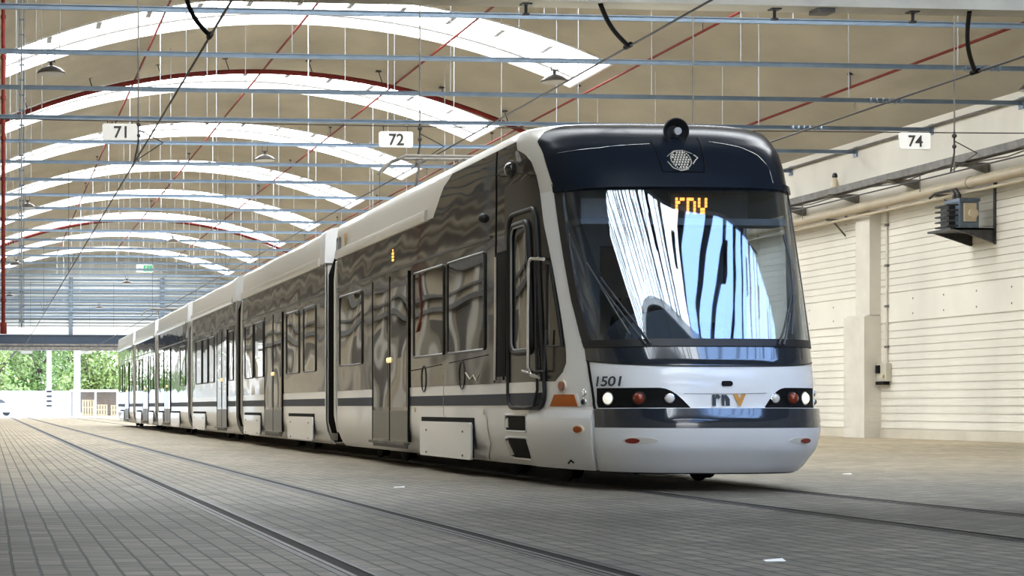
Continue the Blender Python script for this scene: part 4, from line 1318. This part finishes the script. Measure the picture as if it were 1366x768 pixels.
# feed cables from the lintel to the contact wires
for (xt, yt, xb_, yb_, lab) in ((248, -14, 280, 50, 'leftmost'), (803, 13, 838, 65, 'middle'), (1297, 22, 1301, 84, 'rightmost')):
    Y0 = YG + .02
    X0 = Xat(xt, Y0); z0 = 4.56
    Xw = {'leftmost': 2.1, 'middle': 6.23, 'rightmost': 10.35}[lab]
    Y1 = Yat(xb_, Xw)
    P0 = Vector((X0, Y0 + .05, z0)); P1 = Vector((Xw, Y1, ZW + .01))
    pts = []
    for k in range(17):
        t = k / 16; p = P0.lerp(P1, t)
        bow = math.sin(PI * t) * .05
        p.z += (z0 - p.z) * 0 - bow * .4; p.x -= bow * .6 if lab != 'rightmost' else bow
        pts.append(p)
    e = empty('feed_cable', P0, 'thick black feed cable curving from the lintel to the contact wire, %s of three' % lab, 'cable', 'feed cables under the lintel')
    MB().tube([p - P0 for p in pts], .022, 10).build('cable', M_gap, e)
    q = P1 - P0; MB().tube([q + Vector((0, -.07, .0)), q + Vector((0, .07, .0))], .028, 8).build('clamp', M_gap, e)

# longitudinal wires in the bay in front of the lintel (mirrored in the windscreen)
# high-bay lamps
LAMPS = [(1.1, 32.1, 'far left, nearest row'), (10.1, 32.1, 'above the tram front, nearest row'), (19.1, 32.1, 'near the right wall, nearest row')]
for q in range(7): LAMPS.append((6.5 if q % 2 == 0 else 1.15, 42.9 + 10.8 * q, ''))
for i, (X, Y, lab) in enumerate(LAMPS):
    if i < 3: l = 'round metal hanging lamp, ' + lab
    else: l = 'round metal hanging lamp further down the hall, %s in order beyond the nearest row' % ORD[i - 3]
    kb = round((Y - 28.5) / 3.6); Yb_ = 28.5 + 3.6 * kb
    zr = ZB - .05
    e = empty('hanging_lamp', (X, Yb_, 6.56), l, 'lamp', 'round hanging lamps')
    MB().lathe([(.245, -.02), (.25, .0), (.235, .02), (.17, .075), (.09, .105), (.05, .12)], (0, 0, 0), (0, 0, 1), 24).build('shade', M_shade, e)
    MB().lathe([(.225, -.028), (.235, -.012), (.2, -.01)], (0, 0, 0), (0, 0, 1), 24).build('lamp_glass', M_lampglass, e)
    b = MB(); b.tube([(0, 0, .11), (0, 0, .2)], .03, 8); b.tube([(-.06, 0, .18), (-.06, 0, zr - 6.56 + .01)], .008, 6); b.tube([(.06, 0, .18), (.06, 0, zr - 6.56 + .01)], .008, 6); b.tube([(-.07, 0, .19), (.07, 0, .19)], .012, 6); b.build('mount', M_dsteel, e)

# red sprinkler pipes
def arcpipe(Y, X0, X1, r, off):
    return [(x, Y, vz(x) - off) for x in [X0 + (X1 - X0) * k / 40 for k in range(41)]]
for i, (X, dx, lab) in enumerate(((4.5, 0, 'leftmost of the long ones'), (8.5, 0, 'second from left of the long ones'), (12.6, 0, 'third from left of the long ones'), (16.6, 0, 'fourth from left of the long ones'), (19.45, 0, 'rightmost of the long ones'))):
    e = empty('sprinkler_pipe', (X, 60, vz(X) - .32), 'slim red sprinkler pipe running along under the vault, ' + lab, 'pipe', 'red pipes along the vault')
    MB().tube([(0, YG - 60 + 1, 0), (0, 62, 0)], .033, 8).build('pipe', M_redpipe, e)
    for q in range(11):
        Y = -38 + q * 9 + (i % 2) * 1.5
        ab = 60 + Y; ins = any(s0 - .2 < ab < s1 + .2 for s0, s1 in STRIPS) and X < SKX1
        if ins: continue
        b = MB(); b.tube([(0, Y, 0), (0, Y, .32 + .01)], .012, 6); b.box(-.05, Y - .05, .28, .05, Y + .05, .33); b.build('hanger', M_dsteel, e)
for j, (Y, lab) in enumerate(((56.2, 'nearer and thicker of the two'), (101.3, 'farther of the two'))):
    e = empty('sprinkler_main', (VX, Y, vz(VX) - .40), 'red main pipe bent across the vault, ' + lab, 'pipe', 'red main pipes across the vault')
    o = Vector((VX, Y, vz(VX) - .40))
    MB().tube([Vector(p) - o for p in arcpipe(Y, .3, 17.0, .05, .42)], .075, 10).build('pipe', M_redpipe, e)
    for X in (1.2, 3.2, 5.3, 7.4, 10.0, 12.2, 14.2, 16.2):
        zz = vz(X)
        b = MB(); b.tube([Vector((X, Y, zz - .36)) - o, Vector((X - .12, Y, zz + .01)) - o], .016, 6); b.box(*(Vector((X - .2, Y - .06, zz - .03)) - o), *(Vector((X - .04, Y + .06, zz + .02)) - o)); b.build('hanger', M_dsteel, e)
# riser pipe at the left
e = empty('riser_pipe', (.34, 41.0, 2.6), 'dark red vertical drop pipe at the far left of the hall', 'pipe')
MB().tube([(0, 0, 0), (0, 0, vz(.34) - 2.61)], .045, 10).build('pipe', M_redpipe, e)
b = MB()
for q in range(9): b.lathe([(.062, -.04), (.062, .04)], (0, 0, .5 + q * .9), (0, 0, 1), 10)
b.build('coupling', M_redpipe, e); MB().tube([(0, 0, -.25), (0, 0, 0)], .075, 10).build('valve', M_redpipe, e)
e = empty('cable_drop', (.62, 34.2, 2.2), 'pale blue vertical cable tray hanging beside the red drop pipe', 'cable tray')
b = MB(); b.box(-.05, -.02, 0, -.035, .02, vz(.62) - 2.21); b.box(.035, -.02, 0, .05, .02, vz(.62) - 2.21)
for q in range(27): b.box(-.05, -.015, .1 + q * .28, .05, .015, .13 + q * .28)
b.build('tray', M_bar, e, smooth=False)
MB().tube([(0, 0, 0), (.0, 0, vz(.62) - 2.21)], .018, 8).build('cable', M_galv, e)

# ---- equipment on the right wall
zp = 5.45
e = empty('wall_pipe', (20.6, 45, zp), 'thick tan pipe running along the cream right wall', 'pipe')
MB().tube([(0, -26, 0), (0, 40, 0)], .115, 16).build('pipe', M_tanpipe, e)
MB().tube([(-.02, -26, -.2), (-.02, 40, -.2)], .035, 8).build('lower_pipe', M_tanpipe, e)
for q in range(12):
    Y = -22.4 + q * 5.2
    b = MB(); b.tube([(0, Y, -.1), (.40, Y, -.55)], .022, 6); b.box(-.14, Y - .03, -.16, .42, Y + .03, -.11); b.box(.38, Y - .05, -.65, .41, Y + .05, .1); b.build('bracket', M_tray, e)
for q in range(5):
    b = MB(); b.lathe([(.13, -.05), (.13, .05)], (0, -19 + q * 11, 0), (0, 1, 0), 16); b.build('pipe_collar', M_tanpipe, e)
e = empty('cable_tray', (20.35, 45, 5.86), 'long grey metal cable tray on brackets above the tan pipe', 'cable tray')
b = MB(); b.box(-.03, -26, 0, .03, 45, .16); b.box(.2, -26, .0, .24, 45, .1); b.build('tray', M_tray, e, smooth=False)
for q in range(24):
    Y = -25.5 + q * 2.9
    b = MB(); b.prism([(-.12, .0), (.64, .0), (.64, -.24)], lambda u, v, w: (u, w, v), Y, Y + .05); b.box(-.16, Y - .02, -.02, .64, Y + .55, .005); b.build('bracket', M_tray, e, smooth=False)
b = MB()
for r_, (dx, dz) in enumerate(((.08, .06), (.14, .04), (-.12, -.1))):
    P = [(dx + .03 * math.sin(k * 1.7 + r_), -26 + k * 1.45, dz + .05 * math.sin(k * 2.3 + r_ * 2)) for k in range(48)]
    b.tube(P, .014, 5)
b.build('cables', M_wire, e)
for q in range(10):
    b = MB(); b.tube([(-.1, -24 + q * 5.8, -.06), (-.1, -24 + q * 5.8, -.45)], .012, 6); b.build('drop_rod', M_tray, e)
# small siren on the tray
Y = Yat(1111, 20.4); e = empty('wall_siren', (20.45, Y, 6.02), 'small cream siren standing on the cable tray beside the tram front', 'siren')
MB().lathe([(.10, 0), (.10, .06), (.06, .22), (.04, .26)], (0, 0, .0), (0, 0, 1), 14).build('siren_body', M_porc, e); MB().lathe([(.05, .26), (.07, .29), (.05, .36), (.02, .38)], (0, 0, 0), (0, 0, 1), 12).build('siren_cap', M_dsteel, e)
# blue switch box on its shelf
XBX = 20.45; Yb_ = Yat(1283, XBX); zb = Zat(306, XBX, Yb_)
e = empty('switch_box', (XBX, Yb_, zb), 'blue grey electrical isolator box with beige insulators on a wall shelf', 'switch box')
b = MB(); b.box(-.20, -.28, 0, .22, .28, .62); b.box(-.22, -.30, .56, .24, .30, .63); b.build('box', M_boxblue, e, smooth=False)
b = MB(); b.lathe([(.10, 0), (.10, .05), (.07, .07), (.075, .12), (.10, .13), (.10, .17), (.04, .19)], (.02, -.28, .30), (0, -1, 0), 16); b.build('insulator', M_porc, e)
b = MB(); b.box(-.12, -.33, .14, .14, -.28, .52); b.build('insulator_plate', M_porc, e)
b = MB()
for q in range(5): b.tube([(-.20, -.22, .06 + q * .11), (-.42, -.18, .05 + q * .11), (-.42, .30, .05 + q * .11), (-.2, .34, .06 + q * .11)], .018, 6)
b.box(-.34, -.1, .0, -.2, .24, .5); b.build('coil_guard', M_dsteel, e)
b = MB()
for q in (0, .16): b.tube([(0, .12 + q, .62), (0, .12 + q, .78), (0, .24 + q, .88), (0, .5 + q, .88)], .028, 8); b.lathe([(.05, 0), (.05, .12)], (0, .12 + q, .64), (0, 0, 1), 10)
b.tube([(0, .5, .88), (-.1, .9, .86), (-.12, 1.1, .78)], .028, 8); b.build('cable_gland', M_wire, e)
b = MB(); b.prism([(-.45, 0), (.56, 0), (.56, -.30), (.50, -.30)], lambda u, v, w: (u, w, v), -.36, -.30); b.prism([(-.45, 0), (.56, 0), (.56, -.30), (.50, -.30)], lambda u, v, w: (u, w, v), .52, .58); b.box(-.45, -.36, -.04, .54, .58, 0); b.build('shelf', M_dsteel, e, smooth=False)
b = MB(); b.box(.5, -.42, -.34, .54, -.34, 1.05); b.build('shelf_post', M_dsteel, e, smooth=False)
# conduit and socket box beside the pillar
Xc_ = XR - .06; Yc = Yat(1183, Xc_)
e = empty('wall_conduit', (Xc_, Yc, 1.7), 'thin vertical conduit beside the wall pillar', 'conduit')
MB().tube([(0, 0, 0), (0, 0, 3.75)], .03, 8).build('pipe', M_pillar, e)
for q in range(4): MB().box(-.04, -.05, .4 + q * .95, .05, .05, .46 + q * .95).build('clip', M_tray, e)
Ysx = Yat(1181, Xc_); zs = Zat(496, Xc_, Ysx)
e = empty('socket_box', (XR - .03, Ysx, zs), 'small beige wall socket box at the foot of the thin conduit', 'socket box')
MB().box(-.13, -.24, -.22, .0, .24, .2).build('box', M_socket, e, smooth=False)
b = MB(); b.box(-.17, .05, -.03, -.13, .2, .16); b.box(-.16, -.18, -.3, -.02, .22, -.22); b.build('socket', M_gap, e, smooth=False)
b = MB(); b.lathe([(.045, 0), (.045, .05)], (-.13, -.12, -.1), (-1, 0, 0), 12); b.build('plug_cap', M_porc, e)

# ---- rails
for (X, lab) in ((2.18 * CH, 'left rail of the empty left track'), (3.74 * CH, 'right rail of the empty left track'), (7.72 * CH, 'left rail of the track under the tram'), (9.5 * CH, 'right rail of the track under the tram')):
    e = empty('rail', (X, 36, 0), 'grooved steel rail in the paving, ' + lab, 'rail', 'grooved rails')
    b = MB(); b.box(-.035, YF + .1 - 36, -.05, -.008, YB + 22 - 36, .006); b.box(.068, YF + .1 - 36, -.05, .085, YB + 22 - 36, .005); b.build('rail_head', M_rail, e, smooth=False)
    b = MB(); b.box(-.008, YF + .1 - 36, -.05, .068, YB + 22 - 36, .002); b.build('groove', M_gap, e, smooth=False)
    b = MB(); b.box(-.075, YF + .1 - 36, -.05, -.035, YB - 36, .0025); b.box(.085, YF + .1 - 36, -.05, .115, YB - 36, .0025); b.build('joint_filler', M_dsteel, e, smooth=False)
for i, (x, y, lab) in enumerate(((1130, 634, 'near the right corner of the tram'), (1032, 745, 'in the right foreground'), (532, 649, 'left of the tram beside the tracks'))):
    d = CH * F / (y - HY); Y = d - .09 * 5; X = Xat(x, Y); Y = Y
    b = MB(); b.add([(-.05, -.03, .004), (.05, -.02, .004), (.06, .04, .012), (-.04, .03, .006), (-.05, -.03, .001), (.05, -.02, .001), (.06, .04, .009), (-.04, .03, .003)], [(0, 1, 2, 3), (7, 6, 5, 4), (0, 4, 5, 1), (1, 5, 6, 2), (2, 6, 7, 3), (3, 7, 4, 0)])
    o = b.build('paper_scrap', M_paper, smooth=False); o.location = (X, Y, 0); tag(o, 'tiny white paper scrap on the paving ' + lab, 'litter', 'paper scraps')

# ================================================================== YARD BEYOND
b = MB(); b.box(-80, YB, -.3, 80, 260, 0); b.box(-80, 90, -.3, XL - .3, YB, 0); struct(b.build('ground', M_yard, smooth=False))
b = MB(); b.box(-60, 158, 0, Xat(97, 158), 158.3, 2.05); b.box(-60, 157.95, 2.05, Xat(97, 158), 158.35, 2.13)
tag(b.build('boundary_wall', M_fence, smooth=False), 'low white boundary wall across the sunlit yard', 'wall')
b = MB(); b.box(-40, 80, 0, -39.7, 158, 2.05); tag(b.build('boundary_wall', M_fence, smooth=False), 'white boundary wall along the left side of the yard', 'wall')
for (x, Yp, w, lab) in ((65.5, 139, .36, 'left'), (103, 143, .46, 'right')):
    X = Xat(x, Yp); e = empty('yard_post', (X, Yp, 0), 'tall white post in the yard, %s of the two' % lab, 'post', 'white yard posts')
    MB().box(-w / 2, -w / 2, 0, w / 2, w / 2, 7).build('shaft', M_fence, e, smooth=False)
    MB().box(-w / 2 - .1, -w / 2 - .1, 0, w / 2 + .1, w / 2 + .1, .3).build('base', M_fence, e, smooth=False)
    if lab == 'left':
        for q in range(4): MB().box(-w / 2 - .02, -w / 2 - .02, .75 + q * .36, w / 2 + .02, w / 2 + .02, .9 + q * .36).build('dark_band', M_dsteel, e, smooth=False)
# open timber shed with pallets
Ysd = 152; X0, X1 = Xat(97, Ysd), Xat(158, Ysd) + 2
e = empty('timber_shed', (X0, Ysd, 0), 'low open fronted shed with dark interior beyond the yard', 'shed'); W = X1 - X0
MB().box(0, 2.6, 0, W, 2.7, 2.1).build('back_wall', M_shedin, e, smooth=False)
MB().box(-.15, -.3, 2.0, W + .2, 2.9, 2.18).build('roof', M_fence, e, smooth=False)
for q in range(4): MB().box(q * W / 3.2, -.05, 0, q * W / 3.2 + .16, .1, 2.0).build('post', M_fence, e, smooth=False)
for i, (dx, h, lab) in enumerate(((.8, 1.35, 'tallest timber pallet stood in the open shed'), (1.9, .95, 'middle low timber pallet in the open shed'), (3.2, .9, 'right timber pallet leaning in the open shed'))):
    e = empty('pallet', (X0 + dx, Ysd + .5, 0), lab, 'pallet', 'pallets in the shed')
    for q in range(5): MB().box(q * .22, 0, .02, q * .22 + .13, .03, h).build('slat', M_wood, e, smooth=False)
    for q in (.05, .5, .9): MB().box(0, .03, q * h, 1.02, .12, q * h + .09).build('batten', M_wood, e, smooth=False)
# white car at the left
Yc = 153; Xc0 = Xat(22, Yc) - 4.1
e = empty('car', (Xc0, Yc, 0), 'white hatchback car parked sideways at the left by the boundary wall', 'car')
prof_c = [(0, .35), (0, .75), (.15, .95), (.9, 1.0), (1.5, 1.42), (2.9, 1.45), (3.5, 1.05), (4.0, .9), (4.1, .55), (4.05, .3)]
MB().prism(prof_c, lambda u, v, w: (u, w, v), -.8, .8).build('body', M_carw, e)
MB().prism([(1.02, 1.02), (1.55, 1.36), (2.1, 1.38), (2.1, 1.02)], lambda u, v, w: (u, w, v), -.815, .815).build('side_window', M_carg, e)
MB().prism([(2.2, 1.02), (2.2, 1.38), (2.85, 1.39), (3.3, 1.06)], lambda u, v, w: (u, w, v), -.815, .815).build('side_window', M_carg, e)
for u in (.8, 3.25):
    for w in (-.78, .62): MB().lathe([(.05, 0), (.3, 0), (.32, .03), (.32, .14), (.3, .16), (.05, .16)], (u, w, .32), (0, 1, 0), 18).build('wheel', M_black, e)
MB().box(4.0, -.7, .6, 4.11, -.45, .75).build('tail_light', M_red, e); MB().box(-.02, -.75, .3, .1, .75, .5).build('bumper', M_black, e)
# trees
def tree(X, Y, h, w, seed, m, lab, n=5200):
    rnd = random.Random(seed)
    e = empty('tree', (X, Y, 0), lab, 'tree', 'trees beyond the yard')
    b = MB(); b.tube([(0, 0, 0), (.1, 0, h * .25), (-.1, .1, h * .5)], [.28, .22, .14], 8)
    for q in range(6):
        a = rnd.uniform(0, 2 * PI); b.tube([(0, 0, h * (.2 + .05 * q)), (math.cos(a) * w * .25, math.sin(a) * w * .25, h * (.38 + .06 * q)), (math.cos(a) * w * .4, math.sin(a) * w * .4, h * (.5 + .06 * q))], [.12, .08, .03], 6)
    b.build('trunk', M_bark, e)
    b = MB(); cl = [(rnd.uniform(-.38, .38) * w, rnd.uniform(-.3, .3) * w, h * rnd.uniform(.12, .88), rnd.uniform(.16, .30) * w) for _ in range(34)]
    for _ in range(n):
        cx, cy, cz, r = rnd.choice(cl)
        d = Vector((rnd.gauss(0, 1), rnd.gauss(0, 1), rnd.gauss(0, 1))).normalized() * r * rnd.uniform(.55, 1)
        c = Vector((cx, cy, cz)) + d
        u = Vector((rnd.gauss(0, 1), rnd.gauss(0, 1), rnd.gauss(0, 1))).normalized(); v = u.orthogonal().normalized(); s = rnd.uniform(.13, .27)
        b.add([c + u * s, c + v * s * .6, c - u * s, c - v * s * .6], [(0, 1, 2, 3)])
    b.build('foliage', m, e, smooth=False)
TR = [(-7.5, 171, 9.5, 8, M_leaf, 'broad green tree at the far left beyond the yard'), (0.6, 166, 9, 7.0, M_leaf2, 'pale green tree behind the parked car'), (4.9, 177, 11, 7, M_leaf, 'green tree behind the left white post'),
      (9.4, 166, 9, 6.5, M_leaf2, 'pale green tree behind the right white post'), (16.5, 172, 10.5, 7.5, M_leaf, 'green tree behind the tram tail beyond the shed'),
      (-19.5, 172, 11, 9, M_leaf2, 'pale green tree left of the parked car'), (3.0, 189, 13, 8, M_leaf, 'tall dark green tree furthest back between the white posts'), (-4.5, 200, 13, 8, M_leaf2, 'tall pale tree furthest back behind the parked car'), (9.8, 201, 14, 8, M_leaf, 'tall dark green tree furthest back behind the shed'), (-46, 120, 10, 10, M_leaf, 'green tree beyond the left boundary wall, rear one'), (-46, 100, 10, 10, M_leaf2, 'green tree beyond the left boundary wall, front one')]
for i, (X, Y, h, w, m, lab) in enumerate(TR): tree(X, Y, h, w, 11 + i, m, lab)

# ================================================================== LIGHT
w = bpy.data.worlds.new('sky'); scene.world = w; w.use_nodes = True
nt = w.node_tree; bg = nt.nodes['Background']
tc = nt.nodes.new('ShaderNodeTexCoord'); sp = nt.nodes.new('ShaderNodeSeparateXYZ'); nt.links.new(tc.outputs['Generated'], sp.inputs[0])
cr = nt.nodes.new('ShaderNodeValToRGB'); nt.links.new(sp.outputs['Z'], cr.inputs[0])
cr.color_ramp.elements[0].position = .0; cr.color_ramp.elements[0].color = (1, 1, 1, 1)
cr.color_ramp.elements[1].position = .7; cr.color_ramp.elements[1].color = (.45, .66, 1, 1)
nt.links.new(cr.outputs[0], bg.inputs[0]); bg.inputs[1].default_value = 6.5
sd = bpy.data.lights.new('sun', 'SUN'); sd.energy = 4.5; sd.angle = .02; sd.color = (1, .96, .88)
sun = bpy.data.objects.new('sun', sd); COL.objects.link(sun); sun.location = (60, 180, 80)
sun.rotation_euler = Vector((.55, .62, .75)).to_track_quat('Z', 'Y').to_euler()
scene.view_settings.exposure = 0.0
